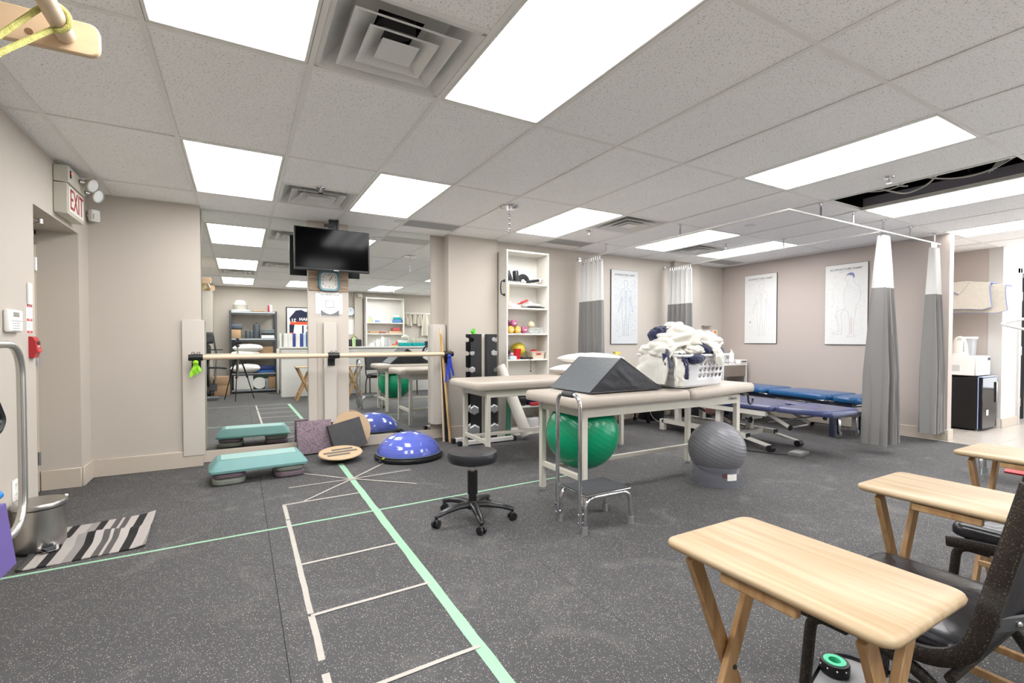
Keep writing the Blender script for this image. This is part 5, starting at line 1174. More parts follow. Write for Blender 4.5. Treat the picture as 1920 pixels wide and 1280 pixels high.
b = BM(); bb(b, -.27, .27, -.72, -.66, .235, .285, .004); bb(b, -.27, .27, .78, .84, .235, .285, .004)
for s in (-1, 1): bb(b, s*.25-.02, s*.25+.02, -.7, .8, .24, .28)
obj('sub_frame', b, mat('grey frame', '5c5f63', .5, .3), t)
b = BM()
for s in (-1, 1):
    tube(b, [(s*.2, -.6, .28), (s*.2, -.2, .40)], .016, 6); tube(b, [(s*.12, -.75, .28), (s*.12, -.55, .40)], .014, 6)
bx(b, (.0, -.35, .33), (.12, .2, .07), .01); bb(b, .2, .25, -.82, -.76, .27, .40); obj('lift_link', b, BLACK, t)
for x in (-.25, .25):
    for y in (-.69, .81):
        b = BM(); bb(b, x-.026, x+.026, y-.026, y+.026, .012, .24, .003); lg = obj('leg', b, DK, t)
        b = BM(); cyl(b, (x, y, 0), (x, y, .014), .024, 12); obj('chrome_foot', b, CHROME, lg)
for x in (-.16, .16):
    b = BM(); cyl(b, (x-.014, -.69, .046), (x+.014, -.69, .046), .046, 22); w_ = obj('caster_wheel', b, GREY, t)
    b = BM(); cyl(b, (x-.017, -.69, .046), (x+.017, -.69, .046), .022, 16); bb(b, x-.022, x+.022, -.72, -.66, .05, .24, .004); obj('caster_fork', b, CHROME, w_)
t = thing('foot_pedal', 'grey foot pedal on the floor in front of the navy plinth', 'pedal', (4.93, 2.78, 0), .12)
b = BM(); bx(b, (0, 0, .018), (.22, .12, .036), .006, None, 2); obj('housing', b, mat('pedal grey', '6f706e', .45), t)
b = BM(); bx(b, (-.03, 0, .037), (.12, .10, .006), .002); obj('treadle', b, mat('pedal light', 'a9aaa6', .4), t)
b = BM(); tube(b, fillet([(4.84, 2.80, .008), (4.72, 2.95, .008), (4.55, 3.3, .008), (4.62, 3.7, .008), (4.84, 3.75, .008)], .15, 6), .006, 6); tag(obj('pedal_cord', b, BLACK), 'black cord running from the foot pedal under the navy plinth', 'cord')
# gear under / behind tables
t = thing('equipment_cart', 'white flat equipment base with casters beyond the rear table', 'cart', (4.72, 5.03, 0))
b = BM(); bx(b, (0, 0, .27), (.62, .34, .09), .008); obj('body', b, mat('bright white box', 'dcdde6', .4), t)
for x in (-.27, .27):
    for y in (-.13, .13): b = BM(); cyl(b, (x, y, .05), (x, y, .24), .015, 8); cyl(b, (x-.012, y, .03), (x+.012, y, .03), .03, 12); obj('caster', b, BLACK, t)
b = BM(); tube(b, fillet([(5.03, 4.95, .26), (5.06, 4.9, .08), (5.12, 4.8, .008), (5.30, 4.85, .008), (5.5, 5.0, .02)], .06, 6), .007, 6); tag(obj('power_cord', b, CAB), 'white power cord trailing on the floor beyond the rear table', 'cord')
for x, y, w_, d, h, l in ((5.28, 5.12, .26, .26, .42, 'black equipment case standing under the chart on the back wall'), (5.98, 4.95, .5, .3, .36, 'wide black case on the floor behind the navy plinth')):
    b = BM(); bx(b, (0, 0, h/2), (w_, d, h), .02, None, 2); tube(b, [(-.06, 0, h), (-.05, 0, h+.03), (.05, 0, h+.03), (.06, 0, h)], .008, 6); tag(obj('equipment_case', b, BLACK, loc=(x, y, 0)), l, 'case')
# corner trolley
t = thing('treatment_trolley', 'white trolley with bottles standing in the far right corner', 'trolley', (6.76, 5.0, 0))
b = BM(); bb(b, -.30, .30, -.2, .2, .77, .80, .004); bb(b, -.30, .30, -.2, .2, .40, .43, .004); bb(b, -.30, .30, -.2, .2, .10, .13, .004); obj('tray_shelf', b, WHITEM, t)
b = BM(); bb(b, -.26, .24, -.205, .19, .60, .765, .003); obj('drawer_box', b, mat('taupe drawer', '8a7d70', .5), t)
b = BM(); bb(b, .12, .30, -.2, .16, .80, .86, .006); obj('raised_box', b, WHITEM, t); b = BM(); bb(b, .15, .27, -.203, -.198, .825, .84); obj('vent_slot', b, DGREY, t)
for x in (-.28, .28):
    for y in (-.18, .18):
        b = BM(); bb(b, x-.015, x+.015, y-.015, y+.015, .0, .78); obj('leg', b, WHITEM, t)
bottle('lotion_bottle', 'tall white pump bottle standing on the corner trolley', (6.80, 4.90, .80), .036, .22, WHITE, WHITE)
bottle('lotion_bottle', 'small clear bottle with blue label standing on the corner trolley', (6.66, 4.93, .80), .03, .16, mat('pale blue bottle', 'b9cfe0', .3), WHITE)
bottle('lotion_bottle', 'short white tub left of the pump bottle on the corner trolley', (6.56, 4.90, .80), .035, .10, WHITE, WHITE, False)
b = BM()
for k in range(3): tube(b, fillet([(-.1+k*.09, -.02, .02), (-.1+k*.09, -.09, .02), (-.09+k*.09, -.10, -.08), (-.06+k*.09, -.10, -.16)], .03, 3), .004, 5)
tag(obj('lead_wires', b, mat('brown wire', '5d5048', .6), loc=(6.70, 4.90, .80)), 'thin brown lead wires hanging over the trolley edge', 'wires')
t = thing('wall_holder', 'white wall holder with red and orange squares above the corner trolley', 'holder', (6.80, 5.325, 1.22))
b = BM(); bb(b, -.14, .14, -.06, 0, -.13, .12, .004); obj('body', b, WHITEM, t)
b = BM(); bx(b, (-.03, -.062, .07), (.07, .003, .08)); obj('red_square', b, mat('muted red', 'b9474c', .6), t)
b = BM(); bx(b, (.075, -.062, .07), (.06, .003, .07)); obj('orange_square', b, mat('orange', 'e0892f', .6), t)
b = BM(); bb(b, -.18, .0, -.05, 0, .175, .19); obj('upper_bracket', b, STEEL, t)
b = BM(); bx(b, (0, 0, .03), (.05, .05, .06), .006); tag(obj('blue_cap_tub', b, mat('royal blue plastic', '2d4fae', .35), loc=(7.0, 4.86, .43)), 'small blue tub on the lower trolley shelf', 'tub')
t = thing('resistance_panel', 'translucent green panel standing behind the front left leg of the front table', 'panel', (2.75, 4.98, 0))
b = BM(); bb(b, .0, .06, -.01, .01, .0, .62, .003); obj('panel', b, mat('translucent green', '5aa888', .3, alpha=.8), t)

# ================================================================== NOOK
t = thing('mini_fridge', 'black mini fridge standing in the nook', 'fridge', (8.45, 2.575, 0))
b = BM(); bb(b, -.25, .25, -.20, .24, .02, .685, .004); obj('cabinet', b, mat('fridge black', '131315', .35), t)
b = BM(); bb(b, -.25, .25, -.245, -.205, .03, .69, .008); dr = obj('door', b, mat('mirror black door', '2a2a30', .08, .6), t)
b = BM(); bb(b, -.252, .252, -.206, -.198, .03, .695); bb(b, -.252, .252, -.248, -.2, .69, .70, .002); obj('door_seal', b, mat('pale blue film', '9fb0dd', .4), t)
b = BM(); bb(b, .18, .21, -.262, -.246, .35, .62, .004); obj('handle', b, STEEL, dr)
b = BM(); bb(b, -.12, -.05, -.2475, -.2465, .20, .27); obj('sticker', b, PAPER, dr)
b = BM()
for x in (-.22, .22):
    for y in (-.18, .2): cyl(b, (x, y, 0), (x, y, .022), .015, 8)
obj('foot', b, GREY, t)
t = thing('microwave', 'white microwave on top of the mini fridge', 'microwave', (8.43, 2.58, .702))
b = BM(); bb(b, -.23, .21, -.17, .20, .008, .262, .006); obj('cabinet', b, WHITE, t)
b = BM(); bb(b, -.23, .21, -.195, -.172, .01, .26, .006); dr = obj('door', b, WHITE, t)
b = BM(); bb(b, -.19, .06, -.198, -.194, .05, .22, .003); obj('door_window', b, mat('smoked window', 'b9babd', .15), dr)
b = BM(); bb(b, .12, .20, -.198, -.194, .20, .24); obj('display', b, BLACK, dr)
b = BM(); bb(b, -.215, -.195, -.215, -.195, .04, .23, .004); obj('handle', b, WHITE, dr)
b = BM()
for k in range(7): bb(b, -.232, -.229, -.02+k*.014, -.013+k*.014, .06, .14)
obj('vent_slots', b, mat('vent grey', 'b5b5b3', .6), t)
b = BM()
for x in (-.2, .18):
    for y in (-.15, .17): cyl(b, (x, y, 0), (x, y, .01), .012, 8)
obj('foot', b, GREY, t)
t = thing('electric_kettle', 'white electric kettle on the microwave', 'kettle', (8.33, 2.60, .965), .3)
b = BM(); lathe(b, [(0, 0), (.085, 0), (.088, .01), (.085, .025), (.08, .03), (.083, .05), (.075, .14), (.058, .22), (.03, .25), (0, .255)], n=28); prism(b, [(-.06, .20), (-.10, .235), (-.045, .235)], -.02, .02, 'xz'); obj('body', b, mat('ivory plastic', 'e6e3d8', .35), t)
b = BM(); tube(b, fillet([(.03, 0, .245), (.10, 0, .235), (.125, 0, .12), (.11, 0, .04)], .05, 5), .013, 10, rr=None); obj('handle', b, WHITE, t)
b = BM()
for k in range(6): cyl(b, (-.078+.0032*k, -.035, .06+k*.022), (-.082+.0032*k, -.040, .06+k*.022), .006, 6)
obj('level_marks', b, DGREY, t)
t = thing('water_jug', 'clear filter jug behind the kettle', 'jug', (8.56, 2.56, .965))
b = BM(); A = rrect(.16, .10, .03, 4); R_ = [[b.verts.new((x*f, y*f, z)) for x, y in A] for f, z in ((.8, 0), (.95, .16), (1, .22))]
for P, Q in zip(R_, R_[1:]):
    for k in range(len(P)): b.faces.new((P[k], P[(k+1) % len(P)], Q[(k+1) % len(Q)], Q[k]))
b.faces.new(R_[0][::-1]); obj('jug_body', b, mat('clear jug', 'e3e8ee', .1, trans=.5, alpha=.7), t)
b = BM(); bx(b, (0, 0, .235), (.17, .11, .03), .008); obj('lid', b, WHITE, t)
b = BM(); tube(b, fillet([(.08, 0, .21), (.14, 0, .21), (.14, 0, .09), (.075, 0, .07)], .02, 4), .009, 8); obj('handle', b, WHITE, t)
t = thing('towel_rack', 'white wall shelf rack carrying folded towels high in the nook', 'rack', (8.50, 2.62, 1.72))
b = BM(); bb(b, .0, .20, -.36, .235, .13, .145, .003); bb(b, -.05, .25, .215, .238, .05, .16); obj('rack_shelf', b, WHITEM, t)
tbm = mat('towel blue edge', '7f8cc0', .9)
def fold_towel(lab, y0, y1, x, z, drop, seed, flap):
    t = thing('folded_towel', lab, 'towel', (0, 0, 0), 0); b = BM()
    def f(u, v):
        y = y0+(y1-y0)*u; s = v
        if s < .4: xx = x+.22*(.4-s)/.4+.03; zz = z+.010*nz(y*6, s*5, seed)+.012*math.sin(u*3)
        else: q = (s-.4)/.6; xx = x+.03*(1-math.sin(min(1, q*4)*PI/2)); zz = z-drop*q*(1-.10*max(0, u-.85)/.15)+.006*nz(y*8, q*4, seed); y -= .05*q*q*(u > .5)*(u-.5)
        return (xx, y, zz-.03*u*u)
    sheet(b, f, 24, 30, .016); obj('towel_cloth', b, TERRYB, t)
    b = BM(); tube(b, [f(1, k/30) for k in range(31)], .009, 6); tube(b, [f(k/24, 1) for k in range(25)], .007, 6); obj('blue_hem', b, tbm, t)
    if flap:
        b = BM(); sheet(b, lambda u, v: (x-.018-.004*v, y0+(y1-y0)*(.02+.62*u*(1-.35*v)), z+.012-.16*v*(.25+.75*u)-.01*u), 12, 8, .010); obj('folded_corner', b, TERRYB, t)
        b = BM(); tube(b, [(x-.026, y0+(y1-y0)*(.02+.62*u*.65), z+.012-.16*(.25+.75*u)-.01*u) for u in [k/10 for k in range(11)]], .006, 6); obj('blue_hem', b, tbm, t)
    return t
fold_towel('beige towel with blue hem lying uppermost, draped over the nook rack', 2.84, 2.33, 8.36, 1.935, .345, 1, True)
fold_towel('second beige blue-hemmed towel under the first, sticking out at its right', 2.80, 2.20, 8.42, 1.895, .355, 6, False)
b = BM(); bb(b, 8.27, 8.70, 2.79, 2.86, 1.335, 1.35, .002); tube(b, [(8.28, 2.78, 1.37), (8.70, 2.78, 1.37)], .005, 6); tag(obj('wire_shelf', b, CHROME), 'thin wire shelf above the kettle in the nook', 'shelf')
# coat stand with hanger at the right edge
t = thing('coat_stand', 'white coat stand arm reaching in from the right picture edge', 'coat stand', (5.35, 1.02, 0))
b = BM(); cyl(b, (0, 0, 0), (0, 0, 1.6), .018, 12); lathe(b, [(0, 0), (.2, 0), (.19, .02), (0, .03)], n=24); obj('pole', b, WHITE, t)
b = BM(); tube(b, fillet([(0, 0, 1.38), (-.13, .20, 1.335), (-.225, .345, 1.29), (-.15, .23, 1.245), (0, 0, 1.24)], .03, 6), .010, 8); obj('loop_arm', b, WHITE, t)

# ================================================================== TRAY TABLES AND CHAIRS
def tray(lab, x, y):
    t = thing('tray_table', lab, 'tray table', (x, y, 0), 0, None)
    b = BM(); A = rrect(.335, .495, .035, 5); prof = ((-.010, 0), (-.002, .004), (0, .012), (-.003, .018), (-.010, .021)); R = []
    for off, z in prof: R.append([b.verts.new((x_, y_, .639+z)) for x_, y_ in rrect(.335+2*off, .495+2*off, .035+off, 5)])
    for P, Q in zip(R, R[1:]):
        for k in range(len(P)): b.faces.new((P[k], P[(k+1) % len(P)], Q[(k+1) % len(Q)], Q[k]))
    b.faces.new(R[0][::-1]); b.faces.new(R[-1]); obj('tabletop', b, OAKTOP, t, ang=60)
    for sy in (-1, 1):
        for k, (xa, xb, yo) in enumerate(((-.125, .15, .188), (.125, -.15, .168))):
            L = math.hypot(xb-xa, .62); a = math.atan2(xb-xa, .62); b = BM(); bx(b, ((xa+xb)/2, sy*yo, .318), (.038, .018, L), .002, (0, -a, 0)); lg = obj('leg', b, OAKLEG, t)
        b = BM(); cyl(b, (.0, sy*.20, .325), (.0, sy*.155, .325), .006, 8); obj('pivot_bolt', b, DGREY, t)
    for x_, z_, yl in ((.10, .16, .165), (-.10, .16, .165), (-.150, .627, .085), (.13, .627, .19)):
        b = BM(); bx(b, (x_, 0, z_), (.018, 2*yl, .022), .002); obj('crossbar', b, OAKLEG, t)
    return t
t1 = tray('nearest wooden folding tray table in the right foreground', 1.092, .612)
dup(t1, (2.03, .612, 0), 0, 'middle wooden folding tray table in the row at the right')
dup(t1, (2.99, .66, 0), 0, 'farthest wooden folding tray table in the row at the right')
# chairs
def frm():
    return speckle('speckled bronze frame', '201c1a', '77654f', '51443a', .5, 330, .74)
FRM = frm()
def strip2(b, path, x, w, th):
    P = [Vector((x, p[0], p[1])) for p in fillet([(q[0], q[1], 0) for q in path], .09, 7)] if False else None
    pp = fillet([(q[0], q[1], 0) for q in path], .10, 8); n = len(pp); A = []
    for i, p in enumerate(pp):
        a = pp[max(0, i-1)]; c = pp[min(n-1, i+1)]; d = (c-a).normalized(); nn = Vector((-d.y, d.x, 0))*th/2
        A.append([b.verts.new((x+sx*w/2*cc, p.x+nn.x*s*c2, p.y+nn.y*s*c2)) for sx, s, cc, c2 in ((-1, -1, 1, .55), (-1, 1, 1, .55), (-1, 1, .6, 1), (1, 1, .6, 1), (1, 1, 1, .55), (1, -1, 1, .55), (1, -1, .6, 1), (-1, -1, .6, 1))])
    for P, Q in zip(A, A[1:]):
        for k in range(8): b.faces.new((P[k], P[(k+1) % 8], Q[(k+1) % 8], Q[k]))
    b.faces.new(A[0]); b.faces.new(A[-1][::-1]); return b
def chair(lab, x, y):
    """origin under seat centre, facing +y"""
    t = thing('padded_chair', lab, 'chair', (x, y, 0), 0, None); W = .245
    for s in (-1, 1):
        b = BM(); strip2(b, [(.21, .40), (-.15, .43), (-.245, .865)], s*W, .024, .038); obj('side_frame', b, FRM, t)
        b = BM(); strip2(b, [(.09, .395), (.18, .395), (.212, .0)], s*(W-.002), .022, .026); obj('front_leg', b, FRM, t)
        b = BM(); strip2(b, [(.06, .395), (-.08, .385), (-.17, .25), (-.20, .0)], s*(W+.0), .022, .026); obj('rear_leg', b, FRM, t)
    b = BM(); cyl(b, (-W, .17, .40), (W, .17, .40), .011, 8); cyl(b, (-W, -.12, .395), (W, -.12, .395), .011, 8); bx(b, (0, .1, .36), (.03, .22, .012), 0, (.5, 0, 0)); obj('seat_brace', b, FRM, t)
    b = BM(); cushion(b, .45, .36, .05, .05, .014, (0, .035, .42)); obj('seat', b, mat('glossy black vinyl', '1b1b20', .25, var=.05, bump=.15, bs=20), t)
    b = BM(); sheet(b, lambda u, v: ((u-.5)*.465, -.178-.065*v-.030*(1-(2*u-1)**2)+.0, .55+.325*v), 12, 8, .035); obj('backrest', b, VINYLK, t)
    b = BM(); sheet(b, lambda u, v: ((u-.5)*.48, -.185-.010*v-.055*(1-(2*u-1)**2), .535+.035*v), 12, 1, .006); bs = obj('back_strap', b, mat('strap grey', '55575a', .5), t)
    b = BM()
    for s in (-1, 1): sphere(b, (s*.19, -.215, .553), .007, 8)
    obj('rivet', b, CHROME, bs)
    return t
c1 = chair('nearest black vinyl chair cropped by the lower right picture corner', 1.63, .56)
dup(c1, (2.575, .545, 0), 0, 'second black vinyl chair behind the middle tray table')
dup(c1, (3.56, .60, 0), 0, 'third black vinyl chair behind the farthest tray table')
b = BM(); sheet(b, lambda u, v: (3.33+.03*v, .74+.12*u, .50+.02*v), 4, 3, .012); tag(obj('red_folder', b, RED), 'small red item on the third chair seat edge', 'folder')
# ribbed foot platform + tape roll
t = thing('foot_platform', 'grey ribbed foot platform with black rim beneath the nearest tray table', 'platform', (1.70, .72, 0), .25)
b = BM(); A = rrect(.42, .34, .09, 7); R_ = [[b.verts.new((x*f, y*f, z)) for x, y in A] for f, z in ((1, 0), (1, .02), (.96, .034))]
for P, Q in zip(R_, R_[1:]):
    for k in range(len(P)): b.faces.new((P[k], P[(k+1) % len(P)], Q[(k+1) % len(Q)], Q[k]))
b.faces.new(R_[0][::-1]); b.faces.new(R_[-1]); obj('deck', b, mat('platform grey', '8b8b8c', .5), t)
b = BM(); tube(b, [(x*.99, y*.99, .034) for x, y in A], .012, 6, True); obj('rim', b, BLACK, t)
b = BM()
for k in range(9): bx(b, (-.12+k*.02, -.03, .036), (.008, .16, .008), .002, (0, 0, .3))
obj('rib', b, mat('rib grey', '5f6062', .6), t)
t = thing('tape_roll', 'black roll of tape with green core standing on the foot platform', 'tape roll', (1.745, .855, .036))
b = BM(); lathe(b, [(.024, 0), (.042, 0), (.044, .004), (.044, .034), (.042, .038), (.024, .038), (.024, 0)], n=28); obj('black_roll', b, BLACK, t)
b = BM(); lathe(b, [(.018, -.001), (.033, .0), (.033, .040), (.018, .040), (.018, -.001)], n=28); obj('green_core', b, mat('mint core', '4fd0a0', .35), t)
b = BM()
for k in range(10):
    a = 2*PI*k/10; sphere(b, (.0445*math.cos(a), .0445*math.sin(a), .026), .0028, 6)
obj('white_dots', b, WHITE, t)
# ================================================================== BEHIND THE CAMERA (seen in the mirrors)
# photographer's tripod and camera body, just behind the lens
t = thing('camera_tripod', 'black photo tripod with camera, seen in the left mirror', 'tripod', (-.035, -.06, 0))
b = BM(); cyl(b, (0, 0, .45), (0, 0, 1.04), .015, 12); obj('column', b, STEEL, t)
b = BM(); bx(b, (0, 0, 1.06), (.07, .07, .04), .01); cyl(b, (0, 0, .86), (0, 0, .92), .035, 12); obj('head', b, BLACK, t)
b = BM(); bx(b, (0, -.01, 1.135), (.14, .06, .09), .014, (0, 0, -.517), 2); bx(b, (0, -.01, 1.195), (.05, .04, .03), .008, (0, 0, -.517)); obj('camera_body', b, BLACK, t)
for a in (PI/2+.15, PI/2+.15+2*PI/3, PI/2+.15+4*PI/3):
    c, s = math.cos(a), math.sin(a); b = BM(); cyl(b, (c*.03, s*.03, .88), (c*.17, s*.17, .45), .014, 8); cyl(b, (c*.17, s*.17, .45), (c*.30, s*.30, .0), .009, 8); bx(b, (c*.17, s*.17, .45), (.04, .04, .04), .008); obj('leg', b, BLACK, t)
# elliptical trainer
t = thing('elliptical_trainer', 'grey and black elliptical trainer at the left edge of the left mirror', 'exercise machine', (-.66, -.66, 0))
MG = mat('machine grey', '6c7075', .4, .4); MK = mat('machine black', '202226', .4)
b = BM(); tube(b, [(-.05, .55, .06), (-.05, -.6, .08)], .035, 8); for_ = [bb(b, -.3, .3, y-.03, y+.03, .02, .08, .01) for y in (.55, -.6)]; obj('base_frame', b, MG, t)
b = BM(); tube(b, [(-.05, -.3, .1), (-.05, -.15, .9), (-.05, -.1, 1.15)], .035, 10); obj('mast', b, MG, t)
b = BM(); bx(b, (.02, -.05, 1.22), (.36, .08, .24), .03, (.3, 0, 0), 2); obj('console', b, MK, t)
b = BM(); cyl(b, (-.14, -.35, .50), (.10, -.35, .50), .30, 28); bx(b, (-.0, -.15, .92), (.30, .3, .40), .10, None, 3); obj('flywheel_shroud', b, MK, t)
for s in (-1, 1):
    b = BM(); tube(b, fillet([(s*.22, .1, .3), (s*.25, -.05, .9), (s*.22, .1, 1.10), (s*.20, .2, 1.28)], .1, 5), .016, 8); obj('arm_lever', b, MG, t)
    b = BM(); tube(b, [(s*.2, .5, .12), (s*.2, -.2, .35)], .022, 8); bx(b, (s*.2, .25, .235), (.13, .34, .03), .01, (-.3, 0, 0)); obj('pedal_arm', b, MK, t)
b = BM(); cyl(b, (.12, -.45, .14), (.44, -.45, .14), .05, 14); obj('roller', b, MG, t)
b = BM(); bx(b, (.25, .0, .98), (.22, .03, .02), .006); tube(b, fillet([(.1, .1, .62), (.3, .15, .62), (.42, .1, .6)], .05, 4), .018, 8); obj('hand_rest', b, MK, t)
# dark metal shelf unit with its load
DS = mat('gunmetal shelf', '4a4e52', .45, .4)
SUx, SUy = .275, -1.62
t = thing('storage_rack', 'dark grey steel storage rack on the rear wall, seen in the left mirror', 'shelf', (SUx, SUy, 0))
for x in (-.45, .45):
    for y in (-.2, .2):
        b = BM(); bb(b, x-.022, x+.022, y-.022, y+.022, 0, 1.83); obj('post', b, DS, t)
RZ = (.05, .42, .76, 1.19, 1.79)
for z in RZ:
    b = BM(); bb(b, -.45, .45, -.2, .2, z, z+.02); bb(b, -.45, .45, .2, .225, z-.03, z+.03); sb = obj('shelf_board', b, DS, t)
    b = BM(); bb(b, -.43, .43, .226, .230, z-.006, z+.022); obj('edge_strip', b, mat('bright strip', 'b9bec2', .3, .5), sb)
def rbox(nm, lab, cat, x, y, z, w_, d, h, m, bev=.005, g=None, rz=0):
    b = BM(); bx(b, (0, 0, h/2), (w_, d, h), bev, None, 2); return tag(obj(nm, b, m, loc=(x, y, z), rz=rz), lab, cat, g)
def rz_(k): return RZ[k]+.021
t = thing('cake_stand_lid', 'white domed lid over a clear drum on top of the storage rack', 'container', (.02, -1.6, rz_(4)))
b = BM(); lathe(b, [(0, 0), (.2, 0), (.2, .04), (0, .04)], n=28); obj('base', b, WHITE, t)
b = BM(); lathe(b, [(.14, .04), (.145, .16)], n=28); obj('clear_drum', b, mat('grey clear drum', 'b4b0a6', .2, alpha=.7), t)
b = BM(); lathe(b, [(.145, .16), (.11, .18), (.10, .23), (.07, .255), (0, .26)], n=28); obj('dome_lid', b, WHITE, t)
rbox('red_white_box', 'upright red and white carton on top of the storage rack', 'box', .63, -1.58, rz_(4), .05, .1, .17, PAPER); rbox('red_carton', 'narrow red carton beside the white one on top of the storage rack', 'box', .585, -1.58, rz_(4), .035, .1, .165, RED)
rbox('paper_bag', 'flat brown paper bag on top of the storage rack', 'bag', .38, -1.58, rz_(4), .24, .2, .05, CARD, .02)
rbox('cardboard_box', 'small brown box at the left of the storage rack upper shelf', 'box', -.07, -1.55, rz_(3), .19, .22, .20, CARD)
rbox('grey_case', 'grey blue case lying on the small brown box', 'case', -.06, -1.55, rz_(3)+.205, .24, .24, .12, mat('slate case', '4d5560', .4), .03)
for x, r, h, l in ((.16, .055, .18, 'short dark canister on the storage rack upper shelf'), (.235, .05, .17, 'second dark canister right beside the short one on the upper shelf'), (.335, .075, .32, 'tall dark grey canister in the middle of the storage rack')):
    b = BM(); lathe(b, [(0, 0), (r, 0), (r, h*.94), (r*.9, h), (0, h)], n=20); 
    if h > .3: cyl(b, (0, 0, h), (0, 0, h+.05), .012, 8)
    tag(obj('canister', b, mat('canister grey', '454b50', .35), loc=(x, -1.55, rz_(3))), l, 'canister')
for k, m, h in ((0, PAPER, .08), (1, BLACK, .045), (2, mat('slate tray', '6a747a', .4), .04), (3, mat('slate tray', '6a747a', .4), .035)):
    zz = rz_(3)+[0, .082, .129, .171][k]; rbox('document_tray', ['white carton at the bottom of the tray pile', 'black tray in the pile at the right of the rack', 'lower slate tray in the pile at the right of the rack', 'topmost slate tray in the pile at the right of the rack'][k], 'tray', .56, -1.56, zz, .26, .28, h-.004, m, .006)
pil = [('white pillow uppermost in the heap on the storage rack, seen in the mirror', (.17, -1.47, rz_(2)+.19), .1, .09), ('cream pillow second from the top in the heap on the storage rack', (.10, -1.47, rz_(2)+.06), -.1, .085), ('white pillow sagging at the middle of the storage rack', (.12, -1.47, rz_(1)+.07), .1, .10)]
for l, p, r, h in pil: pillow(l, (p[0], p[1], p[2]-.06), r, .60, .40, h)
rbox('cardboard_box', 'long brown box behind the pillows on the storage rack', 'box', .46, -1.65, rz_(2), .42, .26, .25, CARD)
rbox('navy_binder', 'flat navy case on the middle shelf edge of the storage rack', 'case', .50, -1.50, rz_(2)-.0, .36, .10, .05, mat('navy plastic', '22336e', .4))
rbox('blue_tray', 'bright blue tray on the lower right of the storage rack', 'tray', .50, -1.55, rz_(1), .34, .26, .05, mat('bright blue plastic', '2b74c0', .35)); rbox('navy_tray', 'navy tray stacked on the bright blue one', 'tray', .52, -1.55, rz_(1)+.052, .34, .26, .10, mat('navy plastic', '22336e', .4))
rbox('white_drawer_unit', 'white drawer unit low on the left of the storage rack', 'drawer unit', .07, -1.58, rz_(0), .38, .34, .33, WHITE, .01)
b = BM(); M = Matrix.Rotation(PI/2, 4, 'X'); lathe(b, [(0, -.1), (.13, -.1), (.14, 0), (.13, .1), (0, .1)], n=24, M=M); tag(obj('white_drum', b, WHITE, loc=(.38, -1.5, rz_(0)+.14)), 'round white drum on the bottom shelf of the storage rack', 'drum')
for k in range(3): rbox('thin_binder', ['first thin grey binder leaning right of the white drum', 'second thin grey binder right of the white drum', 'third thin grey binder beside the brown carton'][k], 'binder', .50+k*.022, -1.5, rz_(0), .018, .2, .24, mat('binder grey', 'aab4bb', .5), .002)
rbox('cardboard_box', 'brown carton at the bottom right of the storage rack', 'box', .635, -1.55, rz_(0), .15, .28, .27, CARD)
rbox('green_folder', 'green folder lying on the white drum', 'folder', .40, -1.5, rz_(0)+.285, .24, .2, .02, mat('dark green card', '2f6b52', .6))
rbox('cardboard_box', 'brown carton on the floor left of the storage rack', 'box', -.36, -1.42+.25, 0, .34, .26, .22, CARD); rbox('cardboard_box', 'second brown carton stacked on the floor carton', 'box', -.36, -1.17, .223, .33, .26, .18, CARD)
b = BM(); tube(b, fillet([(.55, -.95, .008), (.75, -.80, .008), (.85, -.92, .008), (1.2, -.85, .008)], .1, 5), .006, 6); tag(obj('floor_cord', b, BLACK), 'black cord on the floor before the storage rack, seen in the mirror', 'cord')
# counter (white front) with rear return
CW = mat('white counter laminate', 'e3e1dd', .35, var=.01)
t = thing('reception_counter', 'long white counter with overhanging top, seen in both mirrors', 'counter', (.72, 0, 0))
b = BM(); bb(b, .02, 3.45, -.42, -.10, 0, 1.0, .002); obj('body', b, CW, t)
b = BM(); bb(b, -.02, 3.5, -.48, -.06, 1.0, 1.035, .004); obj('worktop', b, CW, t)
b = BM(); bb(b, .02, 3.45, -.105, -.096, .78, .79); bb(b, .02, 3.45, -.104, -.095, .93, .935); obj('reveal_line', b, mat('reveal grey', '9f9b95', .6), t)  # grey strips along the counter front
b = BM(); bb(b, 3.5, 4.7, -.6, -.12, .72, .75, .003)
for x in (3.55, 4.65):
    for y in (-.56, -.16): bb(b, x-.02, x+.02, y-.02, y+.02, 0, .72)
tag(obj('side_table', b, WHITEM, loc=(.72, 0, 0)), 'white side table beyond the end of the counter, seen in the right mirror', 'table')
for x, l in ((.74, 'narrow white board leaning first beside the storage rack'), (.80, 'narrow white board leaning second beside the storage rack')):
    rbox('white_board', l, 'board', x, -1.3+(.2 if x > .77 else 0), 0, .03, .5, .98, WHITEM, .003)
# binders on the counter
cols = [PAPER, mat('silver binder', 'a5a9ab', .4), PAPER, PAPER, mat('cobalt binder', '39489a', .4), PAPER, mat('cobalt binder', '39489a', .4), mat('ice blue binder', 'c2d9df', .4), mat('cobalt binder', '39489a', .4)]
ws = [.035, .03, .085, .09, .055, .085, .06, .06, .05]; x = .725
nm = ['narrow white ring binder at the left end of the counter row', 'slim silver ring binder in the counter row', 'broad white ring binder right of the silver one', 'broad white ring binder left of the first cobalt binder', 'first cobalt blue ring binder in the counter row', 'white ring binder between two cobalt binders', 'second cobalt blue ring binder in the counter row', 'ice blue ring binder in the counter row', 'last cobalt blue ring binder near the pillar']
for k, (m, w_) in enumerate(zip(cols, ws)):
    rbox('ring_binder', nm[k], 'binder', x+w_/2, -.30, 1.036, w_-.005, .22, .28, m, .003, 'ring binders on the counter'); x += w_
